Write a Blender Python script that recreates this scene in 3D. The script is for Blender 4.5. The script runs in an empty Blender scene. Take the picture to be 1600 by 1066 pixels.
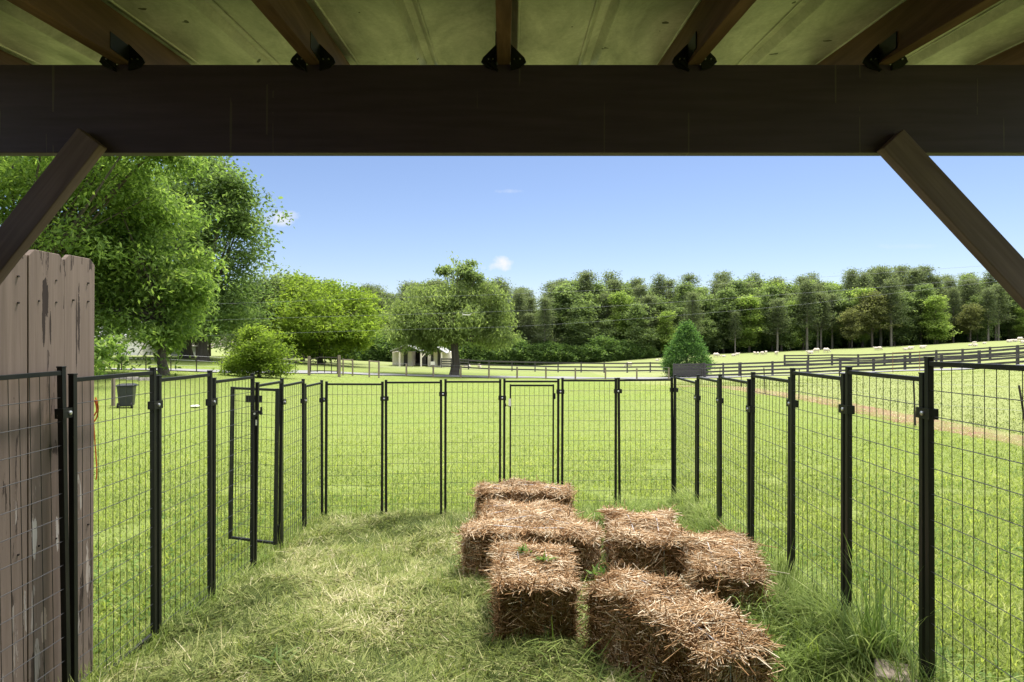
import bpy, math, random
import numpy as np
from mathutils import Vector, Matrix, Quaternion

# ------------------------------------------------------------------ camera, sky, sun, exposure
S = bpy.context.scene
COL = S.collection
CZ = 1.6                       # camera height in the world
FPX = 945.0                    # focal length in photograph pixels (1600 wide)
cam = bpy.data.cameras.new('camera')
cam.sensor_width = 36.0
cam.lens = FPX / 1600 * 36.0
cam.clip_start = 0.05
cam.clip_end = 3000
camo = bpy.data.objects.new('camera', cam)
camo.location = (0, 0, CZ)
camo.rotation_euler = (math.radians(90), 0, 0)
COL.objects.link(camo)
S.camera = camo

SUN_EL, SUN_AZ = math.radians(68), math.radians(32)      # azimuth measured from +Y towards +X
W = bpy.data.worlds.new('World')
S.world = W
W.use_nodes = True
wn, wl = W.node_tree.nodes, W.node_tree.links
wn.clear()
out = wn.new('ShaderNodeOutputWorld')
bg = wn.new('ShaderNodeBackground')
sky = wn.new('ShaderNodeTexSky')
sky.sky_type = 'NISHITA'
sky.sun_disc = False
sky.sun_elevation = SUN_EL
sky.sun_rotation = SUN_AZ
sky.altitude = 100
sky.air_density = 1.0
sky.dust_density = 0.3
sky.ozone_density = 2.5
bg.inputs['Strength'].default_value = 0.056
wl.new(bg.outputs[0], out.inputs[0])
# a few small fair weather clouds, placed on the sky by direction
tc = wn.new('ShaderNodeTexCoord')
noi = wn.new('ShaderNodeTexNoise')
noi.inputs['Scale'].default_value = 26
noi.inputs['Detail'].default_value = 6
noi.inputs['Roughness'].default_value = 0.6
wl.new(tc.outputs['Generated'], noi.inputs['Vector'])
acc = None
def wmath(op, a, b=None, c=None, clamp=False):
    n = wn.new('ShaderNodeMath')
    n.operation = op
    n.use_clamp = clamp
    for i, v in enumerate((a, b, c)):
        if v is None: continue
        if isinstance(v, (int, float)): n.inputs[i].default_value = v
        else: wl.new(v, n.inputs[i])
    return n.outputs[0]
for (px, py, rx, ry, amp) in ((322, 264, 34, 18, .9), (444, 340, 32, 14, .65), (774, 413, 30, 13, 1.0), (795, 299, 26, 5, .35), (1420, 385, 40, 5, .2),
                              (1000, 200, 60, 10, .3), (245, 232, 70, 20, .8)):
    d = Vector(((px - 800) / FPX, 1, (533 - py) / FPX)).normalized()
    r = Vector((1, 0, 0)); r = (r - d * r.dot(d)).normalized()
    u = r.cross(d)
    def dotn(v):
        n = wn.new('ShaderNodeVectorMath'); n.operation = 'DOT_PRODUCT'
        wl.new(tc.outputs['Generated'], n.inputs[0]); n.inputs[1].default_value = v
        return n.outputs['Value']
    a = wmath('DIVIDE', dotn(r), rx / FPX)
    b = wmath('DIVIDE', dotn(u), ry / FPX)
    e = wmath('ADD', wmath('MULTIPLY', a, a), wmath('MULTIPLY', b, b))
    m = wmath('SUBTRACT', 1.0, e)
    m = wmath('ADD', m, wmath('MULTIPLY', wmath('SUBTRACT', noi.outputs['Fac'], 0.55), 4.0))
    m = wmath('MULTIPLY', m, 0.95 * amp, clamp=True)
    m = wmath('MULTIPLY', m, wmath('GREATER_THAN', dotn(d), 0.0))
    acc = m if acc is None else wmath('MAXIMUM', acc, m)
mixc = wn.new('ShaderNodeMix')
mixc.data_type = 'RGBA'
wl.new(acc, mixc.inputs[0])
tint = wn.new('ShaderNodeMix'); tint.data_type = 'RGBA'; tint.blend_type = 'MULTIPLY'; tint.inputs[0].default_value = 1
wl.new(sky.outputs[0], tint.inputs[6]); tint.inputs[7].default_value = (1.0, .95, 1.02, 1)
wl.new(tint.outputs[2], mixc.inputs[6])
mixc.inputs[7].default_value = (6.6, 6.6, 6.7, 1)
# added bright cloud layer high overhead, unseen by the camera, to soften the daylight
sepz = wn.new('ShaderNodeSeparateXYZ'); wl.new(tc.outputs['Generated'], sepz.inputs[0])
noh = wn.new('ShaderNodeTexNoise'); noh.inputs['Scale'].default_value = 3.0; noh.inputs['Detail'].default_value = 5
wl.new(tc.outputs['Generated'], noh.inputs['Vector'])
fill_veil = wmath('MULTIPLY', wmath('SUBTRACT', sepz.outputs[2], 0.36), 3.0, clamp=True)
fill_veil = wmath('MULTIPLY', fill_veil, wmath('ADD', noh.outputs['Fac'], 0.25), clamp=True)
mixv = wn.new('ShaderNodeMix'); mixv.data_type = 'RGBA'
wl.new(fill_veil, mixv.inputs[0]); wl.new(mixc.outputs[2], mixv.inputs[6]); mixv.inputs[7].default_value = (27, 26.6, 26, 1)
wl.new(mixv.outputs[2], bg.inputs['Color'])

sl = bpy.data.lights.new('sun', 'SUN')
sl.energy = 2.3
sl.angle = math.radians(5.0)
sl.color = (1.0, 0.95, 0.87)
so = bpy.data.objects.new('sun', sl)
sdir = Vector((math.sin(SUN_AZ) * math.cos(SUN_EL), math.cos(SUN_AZ) * math.cos(SUN_EL), math.sin(SUN_EL)))
so.rotation_euler = sdir.to_track_quat('Z', 'Y').to_euler()
so.location = (0, 0, 30)
COL.objects.link(so)
S.view_settings.view_transform = 'Standard'
S.view_settings.look = 'None'
S.view_settings.gamma = 1
S.view_settings.exposure = 1.42

# ------------------------------------------------------------------ helpers
RNG = np.random.default_rng(7)

def P(px, py, d):
    """photograph pixel + distance along the view axis -> world point"""
    return Vector(((px - 800) / FPX * d, d, CZ - (py - 533) / FPX * d))

def origin(o):
    v = Vector((0, 0, 0))
    while o is not None:
        v = v + o.location
        o = o.parent
    return v

class MB:
    def __init__(s):
        s.v = []; s.f = []; s.n = 0
    def add(s, verts, faces):
        b = s.n
        s.v.extend([tuple(x) for x in verts]); s.n += len(verts)
        s.f.extend([tuple(i + b for i in f) for f in faces])
    def box(s, c, size, rot=None, taper=1.0):
        c = Vector(c); hx, hy, hz = size[0] / 2, size[1] / 2, size[2] / 2
        vs = []
        for z, k in ((-hz, 1.0), (hz, taper)):
            for x, y in ((-hx, -hy), (hx, -hy), (hx, hy), (-hx, hy)):
                p = Vector((x * k, y * k, z))
                if rot is not None: p = rot @ p
                vs.append(c + p)
        s.add(vs, [(3, 2, 1, 0), (4, 5, 6, 7), (0, 1, 5, 4), (1, 2, 6, 5), (2, 3, 7, 6), (3, 0, 4, 7)])
    def bar(s, p, q, w, h, up=(0, 0, 1)):
        """box from p to q, w across, h along 'up'"""
        p, q = Vector(p), Vector(q)
        a = (q - p).normalized(); up = Vector(up)
        r = a.cross(up)
        if r.length < 1e-6: r = a.cross(Vector((1, 0, 0)))
        r.normalize(); u = r.cross(a).normalized()
        vs = []
        for e in (p, q):
            for i, j in ((-1, -1), (1, -1), (1, 1), (-1, 1)):
                vs.append(e + r * (w / 2 * i) + u * (h / 2 * j))
        s.add(vs, [(0, 1, 2, 3), (7, 6, 5, 4), (0, 4, 5, 1), (1, 5, 6, 2), (2, 6, 7, 3), (3, 7, 4, 0)])
    def tube(s, pts, rad, n=6, cap=True):
        pts = [Vector(p) for p in pts]
        if not hasattr(rad, '__len__'): rad = [rad] * len(pts)
        vs = []; ref = None
        for i, p in enumerate(pts):
            a = (pts[min(i + 1, len(pts) - 1)] - pts[max(i - 1, 0)])
            if a.length < 1e-9: a = Vector((0, 0, 1))
            a.normalize()
            if ref is None:
                ref = Vector((1, 0, 0)) if abs(a.x) < .8 else Vector((0, 1, 0))
            u = (ref - a * ref.dot(a)).normalized(); w = a.cross(u); ref = u
            for k in range(n):
                t = 2 * math.pi * k / n
                vs.append(p + (u * math.cos(t) + w * math.sin(t)) * rad[i])
        fs = []
        for i in range(len(pts) - 1):
            for k in range(n):
                k2 = (k + 1) % n
                fs.append((i * n + k, i * n + k2, (i + 1) * n + k2, (i + 1) * n + k))
        if cap:
            fs.append(tuple(range(n - 1, -1, -1)))
            fs.append(tuple((len(pts) - 1) * n + k for k in range(n)))
        s.add(vs, fs)
    def prism(s, outline, d0, d1, axis=1):
        """outline: list of (x,z); extruded from y=d0 to y=d1"""
        n = len(outline)
        vs = [(x, d0, z) for x, z in outline] + [(x, d1, z) for x, z in outline]
        fs = [tuple(range(n)), tuple(range(2 * n - 1, n - 1, -1))]
        for i in range(n):
            j = (i + 1) % n
            fs.append((i, i + n, j + n, j))
        s.add(vs, fs)
    def build(s, name, mat, parent=None, smooth=False, bevel=0.0, loc=None):
        if parent is not None: o0 = origin(parent)
        elif loc is not None: o0 = Vector(loc)
        else:
            a = np.array(s.v); o0 = Vector((a[:, 0].mean(), a[:, 1].mean(), a[:, 2].min()))
        me = bpy.data.meshes.new(name)
        me.from_pydata([(x - o0.x, y - o0.y, z - o0.z) for x, y, z in s.v], [], s.f)
        me.update()
        if smooth:
            me.polygons.foreach_set('use_smooth', [True] * len(me.polygons))
        if mat: me.materials.append(mat)
        o = bpy.data.objects.new(name, me)
        COL.objects.link(o)
        if parent is not None: o.parent = parent
        else: o.location = o0
        if bevel > 0:
            b = o.modifiers.new('bevel', 'BEVEL'); b.width = bevel; b.segments = 2; b.limit_method = 'ANGLE'
        return o

def npmesh(name, verts, quads, mat, attrs=None, parent=None, loc=(0, 0, 0), smooth=False):
    me = bpy.data.meshes.new(name)
    nv, nq = len(verts), len(quads)
    me.vertices.add(nv)
    me.vertices.foreach_set('co', np.ascontiguousarray(verts, dtype=np.float32).ravel())
    me.loops.add(nq * 4)
    me.loops.foreach_set('vertex_index', np.ascontiguousarray(quads, dtype=np.int32).ravel())
    me.polygons.add(nq)
    me.polygons.foreach_set('loop_start', np.arange(nq, dtype=np.int32) * 4)
    if smooth: me.polygons.foreach_set('use_smooth', np.ones(nq, dtype=bool))
    me.update(calc_edges=True)
    for k, v in (attrs or {}).items():
        a = me.attributes.new(k, 'FLOAT', 'POINT')
        a.data.foreach_set('value', np.ascontiguousarray(v, dtype=np.float32))
    me.materials.append(mat)
    o = bpy.data.objects.new(name, me)
    COL.objects.link(o)
    if parent is not None: o.parent = parent
    else: o.location = loc
    return o

def tag(o, label=None, cat=None, group=None, kind=None):
    if label: o['label'] = label
    if cat: o['category'] = cat
    if group: o['group'] = group
    if kind: o['kind'] = kind
    return o

def thing(name, label, cat, loc=(0, 0, 0), group=None):
    o = bpy.data.objects.new(name, None)
    o.empty_display_size = .1
    COL.objects.link(o)
    o.location = loc
    return tag(o, label, cat, group)

def copy_tree(o, parent=None):
    c = o.copy(); COL.objects.link(c)
    if parent is not None: c.parent = parent
    for ch in list(o.children): copy_tree(ch, c)
    return c

# ------------------------------------------------------------------ materials
class M:
    """small node-material builder"""
    def __init__(s, name, rough=.7, spec=.3):
        s.m = bpy.data.materials.new(name); s.m.use_nodes = True
        s.n, s.l = s.m.node_tree.nodes, s.m.node_tree.links
        s.b = s.n['Principled BSDF']; s.out = s.n['Material Output']
        s.b.inputs['Roughness'].default_value = rough
        s.b.inputs['Specular IOR Level'].default_value = spec
    def coord(s, scale=(1, 1, 1), kind='Object', rot=(0, 0, 0)):
        t = s.n.new('ShaderNodeTexCoord'); mp = s.n.new('ShaderNodeMapping')
        mp.inputs['Scale'].default_value = scale; mp.inputs['Rotation'].default_value = rot
        s.l.new(t.outputs[kind], mp.inputs['Vector']); return mp.outputs[0]
    def world(s, scale=(1, 1, 1)):
        t = s.n.new('ShaderNodeNewGeometry'); mp = s.n.new('ShaderNodeMapping')
        mp.inputs['Scale'].default_value = scale
        s.l.new(t.outputs['Position'], mp.inputs['Vector']); return mp.outputs[0]
    def noise(s, vec, scale=5, detail=4, rough=.55, dist=0):
        t = s.n.new('ShaderNodeTexNoise'); t.inputs['Scale'].default_value = scale
        t.inputs['Detail'].default_value = detail; t.inputs['Roughness'].default_value = rough
        t.inputs['Distortion'].default_value = dist
        s.l.new(vec, t.inputs['Vector']); return t.outputs['Fac']
    def ramp(s, fac, stops):
        r = s.n.new('ShaderNodeValToRGB'); e = r.color_ramp.elements
        while len(e) > 1: e.remove(e[0])
        e[0].position = stops[0][0]; e[0].color = (*stops[0][1], 1)
        for p, c in stops[1:]:
            x = e.new(p); x.color = (*c, 1)
        s.l.new(fac, r.inputs['Fac']); return r.outputs['Color']
    def mix(s, fac, a, b, mode='MIX'):
        x = s.n.new('ShaderNodeMix'); x.data_type = 'RGBA'; x.blend_type = mode
        for i, v in ((0, fac), (6, a), (7, b)):
            if isinstance(v, (int, float)): x.inputs[i].default_value = v
            elif isinstance(v, tuple): x.inputs[i].default_value = (*v, 1)
            else: s.l.new(v, x.inputs[i])
        return x.outputs[2]
    def math(s, op, a, b=0.0, clamp=False):
        x = s.n.new('ShaderNodeMath'); x.operation = op; x.use_clamp = clamp
        for i, v in ((0, a), (1, b)):
            if isinstance(v, (int, float)): x.inputs[i].default_value = v
            else: s.l.new(v, x.inputs[i])
        return x.outputs[0]
    def sep(s, vec):
        x = s.n.new('ShaderNodeSeparateXYZ'); s.l.new(vec, x.inputs[0]); return x.outputs
    def attr(s, name):
        a = s.n.new('ShaderNodeAttribute'); a.attribute_name = name; return a.outputs['Fac']
    def color(s, c):
        if isinstance(c, tuple): s.b.inputs['Base Color'].default_value = (*c, 1)
        else: s.l.new(c, s.b.inputs['Base Color'])
        return s
    def bump(s, h, strength=.3, dist=.01):
        b = s.n.new('ShaderNodeBump'); b.inputs['Strength'].default_value = strength
        b.inputs['Distance'].default_value = dist
        s.l.new(h, b.inputs['Height']); s.l.new(b.outputs[0], s.b.inputs['Normal']); return s
    def translucent(s, c, k):
        t = s.n.new('ShaderNodeBsdfTranslucent'); mx = s.n.new('ShaderNodeMixShader')
        mx.inputs[0].default_value = k
        if isinstance(c, tuple): t.inputs[0].default_value = (*c, 1)
        else: s.l.new(c, t.inputs[0])
        s.l.new(s.b.outputs[0], mx.inputs[1]); s.l.new(t.outputs[0], mx.inputs[2])
        s.l.new(mx.outputs[0], s.out.inputs[0]); return s

def leafmat(name, stops, trans=.4, tboost=1.6, rough=.7, spec=.15):
    m = M(name, rough, spec)
    c = m.ramp(m.attr('rnd'), stops)
    m.color(c)
    t = m.mix(1.0, c, (tboost, tboost * 1.05, tboost * .6), 'MULTIPLY')
    m.translucent(t, trans)
    return m.m

def wood(name, c0, c1, axis=2, rough=.75, scale=1.0, bump=.25):
    m = M(name, rough, .25)
    sc = [34 * scale] * 3; sc[axis] = 1.6 * scale
    v = m.coord(tuple(sc))
    n1 = m.noise(v, 1.0, 6, .65, .6)
    n2 = m.noise(m.coord((3, 3, 3)), 1.2, 4)
    c = m.ramp(n1, [(.3, c0), (.72, c1)])
    c = m.mix(m.math('MULTIPLY', n2, .5), c, tuple(x * .6 for x in c0))
    m.color(c); m.bump(n1, bump, .004)
    return m.m

def plain(name, c, rough=.5, spec=.4, metal=0.0, var=.15, scale=8):
    m = M(name, rough, spec)
    n = m.noise(m.coord(), scale, 4)
    m.color(m.ramp(n, [(.3, tuple(x * (1 - var) for x in c)), (.7, tuple(min(1, x * (1 + var)) for x in c))]))
    m.b.inputs['Metallic'].default_value = metal
    return m.m

MAT = {}
m = M('black_powder_coat', .45, .3)
n1 = m.noise(m.coord((60, 60, 22)), 1.0, 4, .7); n2 = m.noise(m.coord((6, 6, 3)), 1.0, 3)
c = m.ramp(n2, [(.3, (.006, .007, .006)), (.7, (.014, .014, .012))])
c = m.mix(m.math('MULTIPLY', m.math('GREATER_THAN', n1, .70), .6), c, (.16, .13, .10))
m.color(c); MAT['black_metal'] = m.m
MAT['wire'] = plain('black_coated_wire', (.017, .018, .018), .38, .5, 0, .2, 30)
MAT['bolt'] = plain('zinc_bolt', (.62, .62, .60), .35, .5, .8)
MAT['rafter'] = wood('red_brown_rafter_timber', (.095, .05, .032), (.27, .145, .088), 1, .7, .8)
MAT['brace'] = wood('brown_stained_brace', (.13, .082, .088), (.30, .205, .215), 2, .65, .8)
MAT['post'] = wood('weathered_post_timber', (.16, .125, .095), (.34, .28, .22), 2, .85, .5)
MAT['fence_dark'] = wood('dark_weathered_board', (.05, .047, .048), (.13, .12, .118), 0, .85, .1)
MAT['tpost'] = plain('rusty_steel_post', (.035, .028, .024), .7, .3)
MAT['white_paint'] = plain('white_paint', (.72, .70, .66), .6, .3, 0, .06)
MAT['cream'] = plain('cream_siding', (.80, .72, .63), .7, .3, 0, .08)
MAT['roof_grey'] = plain('grey_metal_roof', (.36, .36, .35), .5, .4, .2, .1, 2)
MAT['dark_void'] = plain('dark_stall', (.02, .018, .016), .9, .1)
MAT['plastic'] = plain('charcoal_plastic', (.030, .032, .038), .45, .4)
MAT['rubber'] = plain('black_rubber', (.02, .02, .02), .8, .2)
MAT['rope'] = plain('orange_rope', (.62, .16, .035), .8, .2)
MAT['twine'] = plain('grey_twine', (.42, .42, .44), .6, .3)
MAT['bark'] = wood('tree_bark', (.055, .045, .036), (.16, .135, .11), 2, .95, .25, .6)
MAT['bark_pale'] = wood('pale_trunk', (.13, .115, .095), (.27, .245, .21), 2, .95, .25, .5)
MAT['wool'] = plain('sheep_wool', (.66, .58, .49), .95, .1, 0, .12, 14)
MAT['power'] = plain('bare_cable', (.22, .23, .24), .5, .4, .3)

# beam: dark brown paint with a few pale drip marks
m = M('dark_brown_beam_paint', .55, .35)
v = m.coord((1, 1, 1))
g = m.noise(m.coord((3, 40, 40)), 1.0, 5)
c = m.ramp(g, [(.3, (.058, .036, .062)), (.7, (.082, .052, .088))])
drip = m.noise(m.coord((48, 1, 1.1)), 1.0, 2, .4)
sel = m.noise(m.coord((9, 1, 4)), 1.0, 3)
k = m.math('MULTIPLY', m.math('GREATER_THAN', drip, .70), m.math('GREATER_THAN', sel, .50))
c = m.mix(m.math('MULTIPLY', k, .5), c, (.16, .14, .11))
m.color(c); m.bump(g, .15, .003)
MAT['beam'] = m.m

# galvanised roof sheet, dulled by grime
m = M('galvanised_roof_sheet', .5, .5)
v = m.coord((1, 1, 1))
n1 = m.noise(m.coord((3.2, 1.4, 3)), 1.6, 8, .68, .5)
n2 = m.noise(v, 70, 3, .7)
n3 = m.noise(m.coord((.4, 5, 1)), 2.0, 3)
c = m.ramp(n1, [(.33, (.27, .262, .23)), (.5, (.55, .53, .48)), (.68, (.82, .79, .73))])
c = m.mix(m.math('MULTIPLY', n2, .55), c, (.16, .155, .11))
c = m.mix(m.math('GREATER_THAN', m.noise(v, 16, 2, .4), .745), c, (.05, .045, .03))
m.color(c); m.b.inputs['Metallic'].default_value = .1; m.bump(n1, .2, .01)
MAT['roof_sheet'] = m.m

m = M('cleaner_roof_sheet', .5, .5)
n1 = m.noise(m.coord((1.3, 3, 3)), 1.2, 6, .6)
m.color(m.ramp(n1, [(.40, (.34, .34, .27)), (.55, (.66, .66, .56)), (.75, (.78, .77, .68))])); m.b.inputs['Metallic'].default_value = .2
MAT['roof_lap'] = m.m

# brown painted privacy boards with flaking paint and knots
m = M('brown_board_paint', .7, .3)
v = m.coord((1, 1, 1))
g = m.noise(m.coord((40, 40, 1.4)), 1.0, 6, .7, .3)
c = m.ramp(g, [(.3, (.165, .123, .098)), (.72, (.25, .19, .155))])
crk = m.noise(m.coord((30, 30, 2.2)), 1.0, 5, .75, .4)
zone = m.noise(m.coord((6, 6, 1.7)), 1.0, 2, .4)
kk = m.math('MULTIPLY', m.math('GREATER_THAN', crk, .56), m.math('GREATER_THAN', zone, .55))
c = m.mix(m.math('MULTIPLY', kk, .9), c, (.045, .03, .024))
zone2 = m.noise(m.coord((9, 9, 2.6)), 1.3, 2, .4)
z = m.sep(m.world())[2]
low = m.math('LESS_THAN', z, 1.05)
k2 = m.math('MULTIPLY', m.math('MULTIPLY', m.math('GREATER_THAN', crk, .57), m.math('GREATER_THAN', zone2, .58)), low)
c = m.mix(m.math('MULTIPLY', k2, .85), c, (.42, .37, .33))
yz = m.sep(m.world())
def scar(y0, z0, ry, rz, col, th, nz):
    global c
    e1 = m.math('DIVIDE', m.math('SUBTRACT', yz[1], y0), ry); e2 = m.math('DIVIDE', m.math('SUBTRACT', yz[2], z0), rz)
    e = m.math('SUBTRACT', 1.0, m.math('ADD', m.math('MULTIPLY', e1, e1), m.math('MULTIPLY', e2, e2)))
    f = m.math('ADD', m.math('MULTIPLY', e, .35, True), m.math('MULTIPLY', nz, m.math('GREATER_THAN', e, 0.0)))
    c = m.mix(m.math('GREATER_THAN', f, th), c, col)
fl = m.noise(m.coord((55, 55, 9)), 1.0, 5, .75, .5)
for a_ in ((2.545, 1.79, .022, .12, (.035, .022, .017), .60), (2.535, 1.70, .010, .13, (.04, .026, .02), .56), (2.572, 1.66, .006, .09, (.04, .026, .02), .55), (2.745, 1.68, .010, .22, (.05, .034, .027), .62), (2.73, 1.60, .006, .25, (.05, .034, .027), .60),
           (2.484, .80, .016, .11, (.55, .50, .46), .58), (2.61, .77, .012, .10, (.55, .50, .46), .60), (2.535, .41, .02, .10, (.42, .33, .27), .60), (2.60, 1.14, .05, .06, (.06, .042, .033), .74), (2.47, .92, .006, .07, (.06, .042, .033), .6), (2.80, .55, .012, .2, (.45, .38, .33), .70)):
    scar(*a_[:5], a_[5] + .03, fl)
m.color(c); m.bump(g, .3, .004)
MAT['board'] = m.m

# ground: lawn with mown thatch in the pen, a tan strip on the right, paler pasture beyond
m = M('lawn_ground', .95, .1)
wv = m.world()
nf = m.noise(wv, 38, 6, .75)
nm = m.noise(wv, 3.2, 5, .6)
nb = m.noise(wv, .22, 4, .6)
c = m.ramp(nf, [(.30, (.05, .068, .016)), (.5, (.15, .195, .045)), (.72, (.28, .32, .10))])
c = m.mix(m.math('MULTIPLY', m.ramp(nm, [(.35, (0, 0, 0)), (.7, (1, 1, 1))]), .45), c, (.25, .28, .09))
c = m.mix(m.math('MULTIPLY', m.ramp(nb, [(.4, (0, 0, 0)), (.65, (1, 1, 1))]), .5), c, (.155, .215, .045))
xyz = m.sep(wv)
xw = m.math('ADD', xyz[0], m.math('MULTIPLY', m.math('SUBTRACT', nm, .5), .5))
yw = m.math('ADD', xyz[1], m.math('MULTIPLY', m.math('SUBTRACT', nm, .5), .4))
pen = m.math('MULTIPLY', m.math('MULTIPLY', m.math('GREATER_THAN', xw, -1.85), m.math('LESS_THAN', xw, 1.62)), m.math('LESS_THAN', yw, 6.15))
th = m.ramp(nf, [(.3, (.05, .045, .016)), (.55, (.15, .145, .05)), (.75, (.30, .28, .12))])
c = m.mix(m.math('MULTIPLY', pen, .9), c, th)
past = m.math('MULTIPLY', m.math('GREATER_THAN', xw, 9.45), m.math('LESS_THAN', yw, 75))
c = m.mix(m.math('MULTIPLY', past, .6), c, (.25, .27, .11))
far = m.math('MULTIPLY', m.math('SUBTRACT', xyz[1], 55), .05, True)
c = m.mix(m.math('MULTIPLY', far, .55), c, (.235, .255, .115))
strip = m.math('LESS_THAN', m.math('ABSOLUTE', m.math('SUBTRACT', xw, 9.5)), .5)
strip = m.math('MULTIPLY', strip, m.math('MULTIPLY', m.math('GREATER_THAN', xyz[1], 8), m.math('LESS_THAN', xyz[1], 34)))
c = m.mix(m.math('MULTIPLY', strip, m.math('MULTIPLY', m.math('SUBTRACT', m.noise(wv, 1.6, 5, .7), .30), 3.0, True)), c, (.22, .125, .085))
m.color(c); m.bump(nf, .8, .03)
MAT['ground'] = m.m

m = M('road_gravel', .9, .2)
c = m.ramp(m.noise(m.world(), 3, 8, .7), [(.3, (.17, .168, .172)), (.7, (.25, .248, .252))])
m.color(c); MAT['road'] = m.m

G1 = [(0, (.12, .16, .04)), (.35, (.225, .275, .07)), (.75, (.325, .37, .105)), (1, (.45, .45, .20))]
MAT['grass'] = leafmat('lawn_blade', G1, .45, 1.6)
MAT['thatch'] = leafmat('dry_cut_grass', [(0, (.06, .085, .02)), (.3, (.19, .235, .06)), (.6, (.33, .345, .13)), (.85, (.50, .455, .25)), (1, (.66, .59, .40))], .3, 1.2)
MAT['pile'] = leafmat('green_cut_grass', [(0, (.085, .13, .03)), (.4, (.21, .28, .065)), (.8, (.36, .42, .14)), (1, (.55, .55, .30))], .35, 1.4)
MAT['tall'] = leafmat('tall_grass_blade', [(0, (.09, .15, .04)), (.6, (.19, .27, .09)), (1, (.36, .42, .2))], .35, 1.4)
MAT['weed'] = leafmat('weed_leaf', [(0, (.07, .13, .028)), (1, (.17, .25, .06))], .35, 1.4)

m = M('straw', .85, .15)
c = m.ramp(m.attr('rnd'), [(0, (.10, .052, .022)), (.3, (.29, .16, .07)), (.55, (.46, .29, .15)), (.8, (.63, .48, .31)), (1, (.78, .68, .51))])
m.color(c); m.translucent(m.mix(1.0, c, (1.0, .8, .5), 'MULTIPLY'), .12); MAT['straw'] = m.m

LEAF = {
 'pecan': [(0, (.05, .085, .022)), (.45, (.12, .185, .048)), (.8, (.205, .28, .075)), (1, (.30, .37, .12))],
 'dark': [(0, (.04, .072, .022)), (.5, (.085, .14, .042)), (1, (.15, .21, .068))],
 'shade': [(0, (.055, .09, .03)), (.5, (.11, .165, .055)), (1, (.185, .245, .085))],
 'oak': [(0, (.08, .11, .04)), (.5, (.15, .195, .075)), (1, (.235, .28, .115))],
 'bright': [(0, (.07, .11, .016)), (.5, (.14, .20, .03)), (1, (.24, .30, .06))],
 'pine': [(0, (.06, .078, .046)), (.5, (.11, .135, .078)), (1, (.165, .19, .11))],
 'mid': [(0, (.07, .10, .045)), (.5, (.13, .175, .075)), (1, (.205, .255, .115))],
 'lime': [(0, (.105, .155, .04)), (.5, (.19, .255, .07)), (1, (.27, .335, .11))],
 'olive': [(0, (.08, .09, .04)), (.5, (.14, .15, .066)), (1, (.21, .21, .10))],
 'cedar': [(0, (.03, .07, .024)), (.5, (.07, .14, .042)), (1, (.13, .21, .07))],
}
LM = {k: leafmat('foliage_' + k, v, .5, 1.9) for k, v in LEAF.items()}

# ------------------------------------------------------------------ terrain
def zpix(py, d): return CZ - (py - 533) / FPX * d
ctl = []
for X in (-4, -2, 0, 2, 4):
    for d in (-4, -1, 1, 2.5, 4, 5.5, 7):
        ctl.append((X, d, CZ - 1.38 - .068 * d))
for X in (-7, 7):
    for d in (3, 6, 8): ctl.append((X, d, CZ - 1.40 - .066 * d))
for px, py, d in ((198, 640, 19.5), (120, 650, 16), (256, 585, 30), (60, 586, 29), (160, 578, 37), (0, 577, 36), (370, 583, 42), (200, 560, 60), (300, 557, 64), (0, 560, 62),
                  (420, 562, 70), (505, 584, 46), (600, 587, 50), (700, 589, 53), (850, 592, 55), (1050, 592, 56), (1250, 586, 54), (1400, 580, 50),
                  (1560, 577, 42), (1600, 570, 42), (1600, 685, 11.5), (1450, 658, 14), (1300, 635, 17.2), (1150, 605, 26), (800, 640, 22), (600, 640, 22),
                  (800, 604, 40), (400, 600, 30), (720, 576, 75), (830, 571, 108), (1050, 557, 110), (1300, 546, 110), (1600, 531, 110), (1750, 526, 110),
                  (985, 573, 88), (1300, 553, 92), (1594, 534, 95), (1341, 573, 75), (1600, 556, 72), (650, 574, 80), (613, 571, 84), (501, 570, 70),
                  (560, 564, 100), (300, 556, 100), (0, 555, 100), (830, 568, 140), (1300, 545, 140), (1700, 530, 140), (300, 555, 140), (-100, 553, 140), (-200, 575, 36),
                  (830, 560, 400), (1800, 530, 400), (-200, 550, 400), (1800, 690, 11), (-200, 640, 16)):
    ctl.append(((px - 800) / FPX * d, d, zpix(py, d)))
ctl = np.array(ctl)
def warp(x, y):
    yy = np.maximum(y, -6) + 8
    return np.stack([np.clip(x / yy, -1.6, 1.6) * 1.2, np.log(yy)], -1)
cw = warp(ctl[:, 0], ctl[:, 1])
def kern(a, b):
    r2 = ((a[:, None, :] - b[None, :, :]) ** 2).sum(-1)
    return np.sqrt(r2 + .12 ** 2)
n_ = len(cw)
A = np.zeros((n_ + 3, n_ + 3))
A[:n_, :n_] = kern(cw, cw) + np.eye(n_) * -.01
A[:n_, n_] = 1; A[:n_, n_ + 1:] = cw
A[n_, :n_] = 1; A[n_ + 1:, :n_] = cw.T
sol = np.linalg.solve(A, np.concatenate([ctl[:, 2], np.zeros(3)]))
def sm(e0, e1, x):
    t = np.clip((x - e0) / (e1 - e0), 0, 1); return t * t * (3 - 2 * t)
def mound(x, y):
    h = .19 * np.exp(-((x - 1.62) / .27) ** 2) * sm(1.7, 2.6, y) * (1 - sm(5.4, 6.2, y))
    h = h + .10 * np.exp(-((x - 1.1) / .6) ** 2 - ((y - 5.45) / .5) ** 2)
    h = h + .05 * np.exp(-((x + .2) / 1.2) ** 2 - ((y - 5.6) / .5) ** 2)
    h = h + .035 * np.sin(x * 5.1 + 1.3) * np.sin(y * 4.3 + .4) * sm(1.5, 2.5, y) * (1 - sm(5.5, 6.2, y)) * (1 - sm(1.6, 2.0, np.abs(x)))
    return h
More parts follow.
